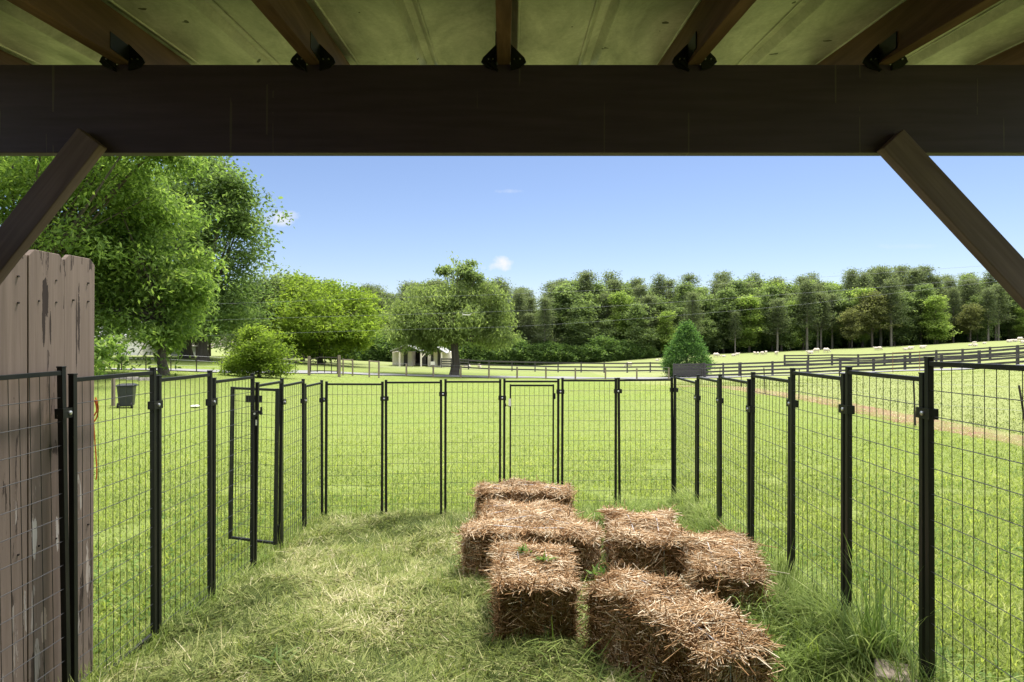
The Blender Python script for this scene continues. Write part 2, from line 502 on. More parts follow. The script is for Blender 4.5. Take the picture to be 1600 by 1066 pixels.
def G(x, y):
    x = np.atleast_1d(np.asarray(x, float)); y = np.atleast_1d(np.asarray(y, float))
    o = np.empty(len(x))
    for i in range(0, len(x), 40000):
        s_ = slice(i, i + 40000)
        w_ = warp(x[s_], y[s_])
        o[s_] = kern(w_, cw) @ sol[:n_] + sol[n_] + w_ @ sol[n_ + 1:]
    return o + mound(x, y) + .03 * np.sin(x * .9) * np.sin(y * .7 + 1) * sm(6, 12, y)
def g1(x, y): return float(G(x, y)[0])
def GP(px, d):
    x = (px - 800) / FPX * d
    return Vector((x, d, g1(x, d)))

ys = np.concatenate([np.linspace(-6, 1.5, 16), np.linspace(1.6, 7.5, 90), 7.5 * (900 / 7.5) ** (np.linspace(0, 1, 150)[1:])])
us = np.concatenate([np.linspace(-4, -1.0, 16)[:-1], np.linspace(-1.0, 1.0, 181), np.linspace(1.0, 4, 16)[1:]])
YY, UU = np.meshgrid(ys, us, indexing='ij')
XX = UU * (YY + 8)
ZZ = G(XX.ravel(), YY.ravel())
V = np.stack([XX.ravel(), YY.ravel(), ZZ], -1)
nu = len(us)
i0 = (np.arange(len(ys) - 1)[:, None] * nu + np.arange(nu - 1)[None, :]).ravel()
Q = np.stack([i0, i0 + 1, i0 + nu + 1, i0 + nu], -1)
ground = npmesh('ground', V, Q, MAT['ground'], smooth=True)
tag(ground, kind='structure')

# road
rc = [(-400, 575, 36), (-200, 575, 36), (0, 576, 36.5), (160, 578, 38), (370, 583, 43), (505, 585, 48), (600, 587, 51), (700, 588, 54), (850, 590, 57), (1050, 590, 57), (1250, 585, 55), (1400, 580, 50.5),
      (1560, 577, 43.5), (1700, 575, 38), (1900, 570, 33)]
pts = np.array([((px - 800) / FPX * d, d) for px, py, d in rc])
t = np.arange(len(pts)); tt = np.linspace(0, len(pts) - 1, 240)
cx, cy = np.interp(tt, t, pts[:, 0]), np.interp(tt, t, pts[:, 1])
for _ in range(12):
    cx[1:-1] = (cx[:-2] + cx[1:-1] * 2 + cx[2:]) / 4; cy[1:-1] = (cy[:-2] + cy[1:-1] * 2 + cy[2:]) / 4
tx, ty = np.gradient(cx), np.gradient(cy); L_ = np.hypot(tx, ty); nx, ny = -ty / L_, tx / L_
rows = []
for off in np.linspace(-1.7, 1.7, 7):
    x_, y_ = cx + nx * off, cy + ny * off
    rows.append(np.stack([x_, y_, G(x_, y_) + .06], -1))
V = np.stack(rows, 1).reshape(-1, 3)
i0 = (np.arange(239)[:, None] * 7 + np.arange(6)[None, :]).ravel()
Q = np.stack([i0, i0 + 7, i0 + 8, i0 + 1], -1)
tag(npmesh('road', V, Q, MAT['road'], smooth=True), kind='structure')
def road_y(x): return float(np.interp(x, cx, cy))

# ------------------------------------------------------------------ shelter (the camera stands under its roof)
RS = .088                                        # roof rises outwards
BD, BT, BB = 1.94, .887 + CZ, .604 + CZ          # beam distance, top and bottom
shelter = thing('animal_shelter', 'open timber shelter with metal roof sheets, dark beam and red brown rafters overhead', 'shelter', (0, BD, g1(0, BD)))
b = MB(); b.box((0, BD + .019, (BT + BB) / 2), (4.6, .038, BT - BB)); b.build('beam', MAT['beam'], shelter, bevel=.003)
def zraf(y): return BT + RS * (y - BD)
y0, y1 = -2.6, 2.38
for k in range(-3, 4):
    xb = (787 - 800) / FPX * BD + k * .6096
    a0 = Vector((xb + .047 * (BD - y0) * .3, y0, zraf(y0) + .07)); a1 = Vector((xb - .047 * (y1 - BD) * .3, y1, zraf(y1) + .07))
    b = MB(); b.bar(a0, a1, .042, .14)
    rf = b.build('rafter', MAT['rafter'], shelter, bevel=.002)
    b = MB()
    for sgn in (-1, 1):
        ol = [(.0215, -.022), (.055, -.012), (.072, .004), (.066, .018), (.024, .060), (.0215, .060)]
        ol = [(xb + sgn * x, BT + z_) for x, z_ in ol]
        if sgn < 0: ol = ol[::-1]
        b.prism(ol, BD - .010, BD - .003)
        b.bar((xb + sgn * .0225, BD - .10, BT + .03), (xb + sgn * .0225, BD - .008, BT + .03), .003, .05)
    b.bar((xb - .052, BD - .013, BT + .004), (xb - .018, BD - .013, BT - .026), .004, .013, (0, 1, 0))
    br = b.build('bracket', MAT['black_metal'], shelter)
    for sx in (-.048, -.034, .034, .052):
        b = MB(); b.tube([(xb + sx, BD - .014, BT + .012), (xb + sx, BD - .009, BT + .012)], .0024, 6)
        b.build('nail', MAT['bolt'], br)
# roof sheets: flat pans with a trapezoid rib every 0.305 m, running with the rafters
prof = []
x0 = -.015 - 8 * .305
for k in range(17):
    xr = x0 + k * .305
    prof += [(xr - .040, 0), (xr - .038, -.004), (xr - .034, -.004), (xr - .030, 0), (xr - .013, .022), (xr + .013, .022), (xr + .030, 0), (xr + .034, -.004), (xr + .038, -.004), (xr + .040, 0)]
def roof_part(name, ya, yb, dz):
    b = MB(); n = len(prof); vs = []
    for y in (ya, yb):
        for lift in (0, .0015):
            vs += [(x, y, zraf(y) + .1425 + z_ + dz + lift) for x, z_ in prof]
    fs = []
    for i in range(n - 1):
        fs.append((i, i + 1, 2 * n + i + 1, 2 * n + i)); fs.append((n + i, 3 * n + i, 3 * n + i + 1, n + i + 1))
        fs.append((i, n + i, n + i + 1, i + 1)); fs.append((2 * n + i, 2 * n + i + 1, 3 * n + i + 1, 3 * n + i))
    b.add(vs, fs)
    return b.build(name, MAT['roof_lap' if 'lap' in name else 'roof_sheet'], shelter)
roof_part('roof_sheet', -2.7, 2.43, .0)
# braces and posts
def brace(p, q):
    b = MB(); p, q = Vector(p), Vector(q)
    a = (q - p).normalized(); up = Vector((0, 1, 0)).cross(a)
    L_ = (q - p).length
    b.box((0, 0, 0), (.089, .038, L_)); o = b.build('brace', MAT['brace'], None, bevel=.003, loc=(0, 0, 0))
    R_ = Matrix((up.normalized(), Vector((0, 1, 0)), a)).transposed()
    if R_.determinant() < 0: R_ = Matrix((-up.normalized(), Vector((0, 1, 0)), a)).transposed()
    o.parent = shelter; o.location = (p + q) / 2 - shelter.location; o.rotation_euler = R_.to_euler()
    return o
by = BD - .021
def W2(px, py): return P(px, py, by - .019)
mid = lambda a, c: (a + c) / 2
def bp(px, py):
    v = P(px, py, by - .019); v.y = by; return v
tl = mid(bp(119, 200), bp(158, 226)); dl = (bp(0, 384) - bp(120.5, 230.5)).normalized()
brace(tl, tl + dl * 1.05)
tr = mid(bp(1413.5, 203.6), bp(1379, 229)); dr = (bp(1600, 436) - bp(1396, 216.5)).normalized()
brace(tr, tr + dr * 1.05)
for x in (-1.885, 1.96):
    b = MB(); gz = g1(x, BD + .02)
    b.box((x, BD - .0005 + .10, (gz - .2 + BT) / 2), (.14, .12, BT - gz + .2)); b.build('post', MAT['brace'], shelter, bevel=.004)
b = MB(); b.box((0, -2.5, 1.25), (3.9, .022, 2.3)); b.build('back_wall', MAT['board'], shelter)

# ------------------------------------------------------------------ brown privacy board fence on the left
bf = thing('board_fence', 'tall brown painted privacy fence of dog eared boards with flaking paint', 'fence', (-1.975, 2.6, g1(-1.97, 2.6)))
yb = 2.85
tops = [.383, .376, .372, .380, .374]
for k in range(26):
    ya, yc = yb - .1985 * (k + 1) + .003, yb - .1985 * k
    zt = CZ + tops[k % 5] + (0.0); zb = g1(-1.97, (ya + yc) / 2) - .05
    b = MB()
    ol = [(ya, zb), (yc - (.012 if k == 0 else 0), zb), (yc, zt - .028), (yc - .03, zt), (ya + .03, zt), (ya, zt - .028)]
    vs = [(-1.985, y, z_) for y, z_ in ol] + [(-1.966 + .003 * (k % 2), y, z_) for y, z_ in ol]
    n = len(ol)
    b.add(vs, [tuple(range(n - 1, -1, -1)), tuple(range(n, 2 * n))] + [(i, (i + 1) % n, (i + 1) % n + n, i + n) for i in range(n)])
    bo = b.build('board', MAT['board'], bf, bevel=.002)
    if k < 5:
        ym = (ya + yc) / 2
        for zz in (zt - .20 - .01 * k, zt - .115, .75):
            for dy in (-.045, .05):
                if zz > zt - .15 and dy < 0: continue
                nb_ = MB(); nb_.tube([(-1.968, ym + dy, zz), (-1.9595, ym + dy, zz)], .0042, 6)
                nb_.build('nail', MAT['tpost'], bo)
for zz in (.35, 1.72):
    b = MB(); b.box((-2.005, .3, zz), (.038, 5.05, .089)); b.build('rail', MAT['board'], bf)
# orange rope tied at the free end
b = MB()
pp = [P(147, 622, 2.84), P(151, 636, 2.84), P(150, 650, 2.845), P(145, 660, 2.84), P(143.5, 653, 2.83), P(149, 643, 2.835), P(147, 630, 2.84), P(144, 626, 2.83)]
for v in pp: v.y += .03; v.x -= .014
def smoothpts(p, k=4):
    p = [Vector(x) for x in p]; o = []
    for i in range(len(p) - 1):
        a = p[max(i - 1, 0)]; b_, c_ = p[i], p[i + 1]; d_ = p[min(i + 2, len(p) - 1)]
        for j in range(k):
            t_ = j / k
            o.append(.5 * ((2 * b_) + (-a + c_) * t_ + (2 * a - 5 * b_ + 4 * c_ - d_) * t_ ** 2 + (-a + 3 * b_ - 3 * c_ + d_) * t_ ** 3))
    o.append(p[-1]); return o
b.tube(smoothpts(pp), .0035, 6)
pp2 = [P(144, 662, 2.84), P(146, 690, 2.845), P(149, 735, 2.84), P(148, 752, 2.835)]
for v in pp2: v.y += .03; v.x -= .014
b.tube(smoothpts(pp2), .003, 6)
tag(b.build('rope', MAT['rope']), 'frayed orange rope hanging at the free edge of the brown board fence', 'rope')

# ------------------------------------------------------------------ kennel panels
PH = 1.42
LEAN = np.random.default_rng(3)
POST = .0235
def wire_grid(b, A, Bp, zt, zb, dx=.0508, dz=.1016, r=.0017, nrm=None):
    A, Bp = Vector(A), Vector(Bp)
    u = (Bp - A); L = u.length; u.normalize()
    n = int(round(L / dx)); off = Vector((-u.y, u.x, 0)) * .004
    for i in range(1, n):
        p = A + u * (L * i / n)
        b.tube([(p.x + off.x, p.y + off.y, zb), (p.x + off.x, p.y + off.y, zt)], r, 4, False)
    z_ = zt - dz * .95
    while z_ > zb + .01:
        b.tube([(A.x - off.x, A.y - off.y, z_), (Bp.x - off.x, Bp.y - off.y, z_)], r, 4, False); z_ -= dz
def panel(label, p, q, zt, gate=None, clampz=.19, clamp=True, name='pen_fence'):
    """p,q: pair centres (x,y); zt: top height relative to the camera"""
    zt = zt + CZ; zb = zt - PH
    p, q = Vector((*p, 0)), Vector((*q, 0)); u = (q - p).normalized()
    a, c = p + u * .021, q - u * .021
    a.z = c.z = 0
    t = thing(name, label, 'fence panel', (a.x, a.y, zb), 'black wire panels of the pen')
    rot = Matrix.Rotation(math.atan2(u.y, u.x), 3, 'Z')
    b = MB()
    for e in (a, c):
        b.box((e.x, e.y, (zt + zb) / 2), (POST, POST, PH), rot)
        b.box((e.x, e.y, zt + .003), (POST + .003, POST + .003, .006), rot)
    e0, e1 = a + u * POST / 2, c - u * POST / 2
    for zz in (zt - .022, zb + .012):
        b.bar((e0.x, e0.y, zz), (e1.x, e1.y, zz), .019, .019)
    b.build('frame', MAT['black_metal'], t, bevel=.0015)
    if gate is None:
        b = MB(); wire_grid(b, e0, e1, zt - .03, zb + .015); b.build('wire_mesh', MAT['wire'], t)
    if clamp:
        nrm = Vector((-u.y, u.x, 0))
        if nrm.dot(Vector((0, 0, 0)) - q) < 0: nrm = -nrm
        b = MB(); zc = zt - clampz
        b.box((q.x + nrm.x * .016, q.y + nrm.y * .016, zc), (.078, .005, .042), rot)
        b.box((q.x - nrm.x * .016, q.y - nrm.y * .016, zc), (.078, .005, .042), rot)
        for s_ in (-1, 1):
            b.box((q.x + u.x * s_ * .0365, q.y + u.y * s_ * .0365, zc), (.005, .03, .042), rot)
        cl = b.build('clamp', MAT['black_metal'], t)
        b = MB(); c0 = Vector((q.x, q.y, zc))
        b.tube([c0 + nrm * .018, c0 + nrm * .023, c0 + nrm * .0255], [.0095, .009, .004], 10); b.build('bolt', MAT['bolt'], cl)
    t.rotation_euler = (LEAN.normal(0, .004), LEAN.normal(0, .004), 0)
    return t, a, c, zt, zb
def cp(px, d): return ((px - 800) / FPX * d, d)
LX = -1.903; RX = 1.652
Ld = [1.975, 2.606, 3.234, 3.83, 4.45, 4.97, 5.54, 6.08]
Rd = [1.815, 2.408, 2.989, 3.583, 4.188, 4.815, 5.40, 6.2]
Lt = [-.118, -.147, -.190, -.240, -.310, -.352, -.397]
Rt = [-.0675, -.131, -.164, -.219, -.268, -.304, -.349]
Llab = ['black wire panel in front of the brown boards, nearest on the left',
        'black wire panel at the free end of the brown boards, wheeled bin seen through it',
        'black wire panel on the left with the white disc on the lawn seen through it',
        'black wire panel on the left whose far post carries a dark latch',
        'black gate panel on the left side with its narrow door swung open outwards',
        'black wire panel on the left just beyond the open gate',
        'black wire panel on the left that meets the back left corner']
for i in range(7):
    if i == 4:
        t, a, c, zt, zb = panel(Llab[i], (LX, Ld[i]), (LX, Ld[i + 1]), Lt[i], gate=True, name='pen_gate')
        h = Vector((c.x - .012, c.y - .06, 0)); f = Vector(((358 - 800) / FPX * 5.0, 5.02, 0))
        dz1, dz0 = CZ - .383, CZ - 1.645
        door = MB(); u = (f - h).normalized(); rot = Matrix.Rotation(math.atan2(u.y, u.x), 3, 'Z')
        for e in (h, f): door.box((e.x, e.y, (dz1 + dz0) / 2), (.025, .025, dz1 - dz0), rot)
        for zz in (dz1 - .012, dz0 + .012):
            door.bar((h.x + u.x * .0125, h.y + u.y * .0125, zz), (f.x - u.x * .0125, f.y - u.y * .0125, zz), .02, .02)
        do = door.build('door', MAT['black_metal'], t, bevel=.0015)
        b = MB(); wire_grid(b, h, f, dz1 - .02, dz0 + .02); b.build('wire_mesh', MAT['wire'], do)
        b = MB(); b.box(P(395, 623.5, 5.0) + Vector((0, -.02, 0)), (.135, .004, .058)); b.build('name_plate', MAT['black_metal'], do)
        for zz in (dz0 + .12, dz1 - .15):
            b = MB(); b.tube([(c.x, c.y - .03, zz - .03), (c.x, c.y - .03, zz + .03)], .009, 8); b.build('hinge', MAT['black_metal'], do)
        b = MB(); lp = P(399, 646, 4.42)
        b.box(lp + Vector((-.015, -.015, 0)), (.05, .02, .035)); b.box(lp + Vector((.022, -.012, .006)), (.035, .012, .018), Matrix.Rotation(.6, 3, 'Y'))
        b.box(lp + Vector((.03, -.012, .028)), (.012, .012, .04))
        la = b.build('latch', MAT['black_metal'], t)
        b = MB(); b.tube([lp + Vector((-.012, -.03, 0)), lp + Vector((-.012, -.022, 0))], .008, 8); b.build('bolt', MAT['bolt'], la)
        b = MB(); b.tube([lp + Vector((-.002, -.02, -.045)), lp + Vector((-.002, -.02, -.085))], .006, 6); b.build('pin', MAT['bolt'], la)
    else:
        panel(Llab[i], (LX, Ld[i]), (LX, Ld[i + 1]), Lt[i], clampz=(.195 if i != 3 else .17), clamp=(i not in (3,)))
Rlab = ['black wire panel nearest on the right, cut by the edge of the photo',
        'second nearest black wire panel on the right, tall grass clump before it',
        'third nearest black wire panel on the right, between two close pairs of posts',
        'black wire panel in the middle of the right side, fourth from the back corner',
        'black wire panel on the right, third from the back right corner',
        'black wire panel on the right, second from the back right corner',
        'black wire panel on the right that meets the back right corner']
for i in range(7):
    panel(Rlab[i], (RX + (.012 if i == 6 else 0), Rd[i + 1]), (RX, Rd[i]), Rt[i], clampz=(.16, .155, .17, .15, .2, .17, .15)[i], clamp=(i != 0))
Bx = [506, 600, 692.5, 784.3, 875, 965, 1054.5]
Bd = [6.08, 6.09, 6.11, 6.13, 6.15, 6.18, 6.2]
Bt = [-.412, -.397, -.390, -.388, -.381, -.381]
Blab = ['black wire panel of the back row, first from the back left corner',
        'black wire panel of the back row, second from the back left corner',
        'black wire panel of the back row, just left of the closed gate',
        'black gate panel of the back row, door shut, white tag beside its latch',
        'black wire panel of the back row, just right of the closed gate',
        'black wire panel of the back row that ends at the back right corner']
cz = (.165, .14, .185, .125, .13, .125)
for i in range(6):
    p, q = cp(Bx[i], Bd[i]), cp(Bx[i + 1], Bd[i + 1])
    if i == 3:
        t, a, c, zt, zb = panel(Blab[i], p, q, Bt[i], gate=True, clampz=cz[i], name='pen_gate')
        h = Vector((*cp(864, 6.14), 0)); f = Vector((*cp(797, 6.13), 0)); u = (f - h).normalized(); rot = Matrix.Rotation(math.atan2(u.y, u.x), 3, 'Z')
        dz1, dz0 = zt - .05, zb + .08
        door = MB()
        for e in (h, f): door.box((e.x, e.y, (dz1 + dz0) / 2), (.016, .02, dz1 - dz0), rot)
        for zz in (dz1 - .012, dz0 + .012):
            door.bar((h.x + u.x * .008, h.y + u.y * .008, zz), (f.x - u.x * .008, f.y - u.y * .008, zz), .018, .018)
        do = door.build('door', MAT['black_metal'], t, bevel=.0015)
        b = MB(); wire_grid(b, h, f, dz1 - .02, dz0 + .02); b.build('wire_mesh', MAT['wire'], do)
        for zz in (dz1 - .12, dz0 + .15):
            b = MB(); b.tube([(h.x + .015, h.y, zz - .03), (h.x + .015, h.y, zz + .03)], .008, 8); b.build('hinge', MAT['black_metal'], do)
        b = MB(); b.box(P(796, 629, 6.10), (.022, .006, .075)); b.build('tag', MAT['white_paint'], do)
        lp = P(788, 633, 6.09)
        b = MB(); b.box(lp, (.03, .015, .03)); b.tube([lp, lp + Vector((.03, 0, -.008)), lp + Vector((.05, 0, -.014))], .004, 6); b.box(lp + Vector((0, 0, -.03)), (.012, .012, .03))
        b.build('latch', MAT['black_metal'], t)
    else:
        panel(Blab[i], p, q, Bt[i], clampz=cz[i], clamp=True)

# ------------------------------------------------------------------ blades of grass
def blades(name, x, y, L, Wd, az, lean, curl, mat, lift=0.0, levels=3, rnd=None, zbase=None, twist=None, build=True):
    n = len(x)
    z = (G(x, y) if zbase is None else zbase) + lift
    ts = np.linspace(0, 1, levels)
    if twist is None: twist = np.zeros(n)
    ca, sa = np.cos(az), np.sin(az)
    sx, sy = -np.sin(az + twist), np.cos(az + twist)
    V = np.empty((n, levels * 2, 3), np.float32)
    px_, py_, pz_ = x.copy(), y.copy(), z.copy()
    prev = 0.0
    for k, t_ in enumerate(ts):
        if k:
            th = lean + curl * (t_ + prev) / 2; dl = L * (t_ - prev)
            px_ = px_ + ca * np.sin(th) * dl; py_ = py_ + sa * np.sin(th) * dl; pz_ = pz_ + np.cos(th) * dl
        prev = t_
        w = Wd * .5 * (1 - .88 * t_ ** 1.5)
        V[:, 2 * k] = np.stack([px_ - sx * w, py_ - sy * w, pz_], -1)
        V[:, 2 * k + 1] = np.stack([px_ + sx * w, py_ + sy * w, pz_], -1)
    b0 = np.arange(n)[:, None] * levels * 2
    Q = np.concatenate([b0 + np.array([[2 * k, 2 * k + 1, 2 * k + 3, 2 * k + 2]]) for k in range(levels - 1)], 0)
    r = RNG.random(n) if rnd is None else rnd
    at = {'rnd': np.repeat(r, levels * 2)}
    if not build: return V.reshape(-1, 3), Q, at['rnd']
    return npmesh(name, V.reshape(-1, 3), Q, mat, at)

def inpen(x, y, mg=0.0): return (x > LX + .02 + mg) & (x < RX - .02 - mg) & (y < 6.12 - mg)
def vnoise(x, y, f, seed):
    """cheap smooth value noise 0..1"""
    r = np.random.default_rng(seed); T = r.random((64, 64))
    gx, gy = x * f, y * f
    ix, iy = np.floor(gx).astype(int), np.floor(gy).astype(int); fx, fy = gx - ix, gy - iy
    fx, fy = fx * fx * (3 - 2 * fx), fy * fy * (3 - 2 * fy)
    g_ = lambda a, c: T[a % 64, c % 64]
    return (g_(ix, iy) * (1 - fx) + g_(ix + 1, iy) * fx) * (1 - fy) + (g_(ix, iy + 1) * (1 - fx) + g_(ix + 1, iy + 1) * fx) * fy

def fan(n, d0, d1, power):
    """points in the ground sector in front of the shelter; power<1 crowds them near"""
    u = RNG.random(n)
    d = d0 * (d1 / d0) ** (u ** power)
    x = (RNG.random(n) * 2 - 1) * (d * .93 + .5)
    return x, d

FOOT = [(832, 3.50, 92, .64, .385), (831, 4.36, -9, .93, .42), (824, 5.03, -4, .7, .46), (820, 5.68, -6, .84, .4), (1007, 4.30, 84, .66, .45), (1130, 3.62, 80, .66, .36), (1044.6, 2.84, -60, .83, .31)]
def bale_free(x, y):
    ok = np.ones(len(x), bool)
    for px, d, a, l_, w_ in FOOT:
        dx, dy = x - (px - 800) / FPX * d, y - d; a = math.radians(a)
        u_, v_ = dx * math.cos(a) + dy * math.sin(a), -dx * math.sin(a) + dy * math.cos(a)
        ok &= ~((np.abs(u_) < l_ / 2 + .03) & (np.abs(v_) < w_ / 2 + .03))
    return ok

# lawn outside the pen, near
x, y = fan(360000, 2.1, 14, .85)
k = ~inpen(x, y, -.0) & ~((x < -1.9) & (y < 2.86) & (x > -2.05))
k &= (RNG.random(len(x)) > (y - 7) / 7.5) & (np.abs(x - 9.5) > .5) & ((vnoise(x, y, 1.7, 31) < .80) | (RNG.random(len(x)) < .25))
x, y = x[k], y[k]; n = len(x)
pt = vnoise(x, y, 1.3, 1) * .6 + vnoise(x, y, 4.1, 2) * .4
sc = .75 + .6 * (y / 13)
L = (RNG.gamma(4, .25, n) * .036 + .010) * (0.6 + .8 * pt) * np.where(RNG.random(n) < .03, 1.9, 1)
blades('lawn_grass', x, y, L, RNG.uniform(.004, .0085, n) * (1 + y / 9), RNG.random(n) * 6.283, RNG.uniform(.1, 1.15, n), RNG.uniform(.1, 1.3, n), MAT['grass'],
       rnd=np.clip(-.02 + .5 * pt + .28 * vnoise(x, y, .33, 41) + RNG.normal(0, .25, n), 0, 1), twist=RNG.uniform(-.6, .6, n))
tag(bpy.data.objects['lawn_grass'], 'bright green lawn grass round the pen', 'grass', kind='stuff')
# lawn farther out: broader tufts
x, y = fan(190000, 7.5, 48, .9)
x = x * 1.0; k = ((x < 9.05) | (y > 36)) & (RNG.random(len(x)) < (y - 7.5) / 5)
x, y = x[k], y[k]; n = len(x)
ok = np.abs(np.interp(x, cx, cy) - y) > 2.3
x, y = x[ok], y[ok]; n = len(x)
pt = vnoise(x, y, .5, 3) * .6 + vnoise(x, y, 1.6, 4) * .4
blades('lawn_grass_beyond', x, y, RNG.uniform(.025, .055, n) * (.6 + .8 * pt), RNG.uniform(.010, .02, n) * (y / 14) ** .7, RNG.random(n) * 6.283, RNG.uniform(.2, 1.0, n), RNG.uniform(.1, 1., n), MAT['grass'],
       levels=2, rnd=np.clip(.15 + .5 * pt + RNG.normal(0, .2, n), 0, 1), twist=RNG.uniform(-.6, .6, n))
tag(bpy.data.objects['lawn_grass_beyond'], 'mown green lawn between the pen and the road', 'grass', kind='stuff')
# rough pasture on the right behind the strip, taller and paler
n = 60000
d = 9.5 * (40 / 9.5) ** (RNG.random(n) ** .9); x = 9.05 + RNG.random(n) ** 1.5 * d * 1.0; y = d
k = (x > 9.9) | (RNG.random(n) < .45); x, y = x[k], y[k]; n = len(x)
blades('pasture_grass', x, y, RNG.uniform(.03, .075, n), RNG.uniform(.010, .018, n) * (y / 14) ** .7, RNG.random(n) * 6.283, RNG.uniform(.3, 1.2, n), RNG.uniform(.1, .9, n), MAT['thatch'],
       rnd=np.clip(.10 + .4 * vnoise(x, y, .6, 9) + .45 * (x < 9.95) + RNG.normal(0, .12, n), 0, 1), twist=RNG.uniform(-.6, .6, n))
tag(bpy.data.objects['pasture_grass'], 'paler unmown grass beyond the bare strip on the right', 'grass', kind='stuff')

# small clover and plantain leaves in the lawn
x, y = fan(26000, 2.2, 9, .9)
k = ~inpen(x, y) & (vnoise(x, y, 1.1, 33) > .5) & ~((x < -1.9) & (y < 2.86) & (x > -2.05)); x, y = x[k], y[k]; n = len(x)
blades('clover', x, y, RNG.uniform(.02, .05, n), RNG.uniform(.012, .024, n), RNG.random(n) * 6.283, RNG.uniform(.5, 1.4, n), RNG.uniform(0, .8, n), MAT['weed'], lift=RNG.uniform(.005, .035, n), twist=RNG.uniform(-.4, .4, n))
tag(bpy.data.objects['clover'], 'dark small leaved clover patches in the lawn round the pen', 'clover', kind='stuff')
# dry cut grass lying in the pen
n = 190000
x = RNG.uniform(LX - .05, RX, n); y = 1.9 + (6.22 - 1.9) * RNG.random(n) ** .85
k = (RNG.random(n) > np.clip((x - .75) / .9, 0, .85)) & bale_free(x, y)
x, y = x[k], y[k]; n = len(x)
tan = vnoise(x, y, 1.1, 5) * .5 + vnoise(x, y, 3.3, 6) * .3 + vnoise(x, y, 9, 16) * .2
tuft = vnoise(x, y, 4.2, 11) * .6 + vnoise(x, y, 11, 17) * .4
comb = vnoise(x, y, 2.3, 18) * 14 + vnoise(x, y, 6, 19) * 5
ln = np.where(RNG.random(n) < .15, RNG.uniform(.5, 1.1, n), RNG.uniform(1.2, 1.6, n))
blades('cut_grass', x, y, RNG.gamma(3, .33, n) * .048 + .016, RNG.uniform(.003, .0068, n) * (.75 + y * .08), comb + RNG.normal(0, 1.3, n), ln, RNG.uniform(-.25, .5, n), MAT['thatch'],
       lift=(.2 + .8 * RNG.random(n)) * .11 * np.clip(tuft - .3, 0, 1) + .002, rnd=np.clip(-.13 + .95 * tan + .35 * (tuft - .5) + RNG.normal(0, .27, n), 0, 1), twist=RNG.uniform(-.7, .7, n))
tag(bpy.data.objects['cut_grass'], 'dry yellow green mown grass lying over the pen floor', 'cut grass', kind='stuff')
# green regrowth through it
n = 120000
x = RNG.uniform(LX, RX, n); y = 1.9 + (6.2 - 1.9) * RNG.random(n) ** .85
pt = vnoise(x, y, 1.7, 7) * .5 + vnoise(x, y, 4.5, 8) * .5
k = (RNG.random(n) < np.clip((pt - .52) * 3.2, .03, 1)) & bale_free(x, y); x, y, pt = x[k], y[k], pt[k]; n = len(x)
blades('short_grass', x, y, RNG.uniform(.02, .07, n) * (.4 + pt), RNG.uniform(.003, .0055, n), RNG.random(n) * 6.283, RNG.uniform(.3, 1.3, n), RNG.uniform(.1, 1.3, n), MAT['grass'],
       rnd=np.clip(.1 + .5 * pt + RNG.normal(0, .2, n), 0, 1), twist=RNG.uniform(-.6, .6, n))
tag(bpy.data.objects['short_grass'], 'short green tufts growing up through the cut grass in the pen', 'grass', kind='stuff')
# piled green cuttings along the right side and round the back right corner
n = 80000
x = np.where(RNG.random(n) < .72, RNG.normal(1.38, .27, n), RNG.uniform(.15, 1.7, n)); y = RNG.uniform(1.9, 6.1, n)
k = bale_free(x, y) & ((x - 1.60) ** 2 + (y - 2.46) ** 2 > .03) & (x < 1.78) & (x > .1) & (RNG.random(n) < .35 + 1.3 * vnoise(x, y, 2.9, 25)) & ((x > .95) | (y > 4.9) | (RNG.random(n) < .12)); x, y = x[k], y[k]; n = len(x)
tuft = vnoise(x, y, 3.6, 21) * .6 + vnoise(x, y, 9, 22) * .4
comb = vnoise(x, y, 2.1, 23) * 14 + vnoise(x, y, 5, 24) * 5
blades('grass_cuttings', x, y, RNG.gamma(4, .25, n) * .11 + .03, RNG.uniform(.0035, .0085, n), comb + RNG.normal(0, .8, n), np.where(RNG.random(n) < .15, RNG.uniform(.3, 1.0, n), RNG.uniform(1.0, 1.6, n)), RNG.uniform(-.1, .9, n), MAT['pile'],
       lift=(.15 + .85 * RNG.random(n)) * .20 * np.clip(tuft - .25, 0, 1), levels=4, rnd=np.clip(.02 + .6 * vnoise(x, y, 2.2, 12) + .3 * (tuft - .5) + RNG.normal(0, .22, n), 0, 1), twist=RNG.uniform(-.7, .7, n))
tag(bpy.data.objects['grass_cuttings'], 'heaped long green grass cuttings along the right side of the pen', 'cut grass', kind='stuff')
# unmown fringe at the foot of the panels
n = 11000
side = RNG.integers(0, 3, n)
x = np.where(side == 0, LX + RNG.normal(0, .05, n), np.where(side == 1, RX + RNG.normal(0, .06, n), RNG.uniform(LX, RX, n)))
y = np.where(side == 2, 6.12 + RNG.normal(0, .05, n), RNG.uniform(2.2, 6.1, n))
blades('fringe_grass', x, y, RNG.gamma(4, .25, n) * .07 + .02, RNG.uniform(.003, .006, n), RNG.random(n) * 6.283, RNG.uniform(.0, .8, n), RNG.uniform(.2, 1.5, n), MAT['pile'], levels=4,
       rnd=np.clip(.25 + .3 * vnoise(x, y, 2.2, 13) + RNG.normal(0, .25, n), 0, 1), twist=RNG.uniform(-.6, .6, n))
tag(bpy.data.objects['fringe_grass'], 'unmown weedy fringe at the foot of the wire panels', 'grass', kind='stuff')

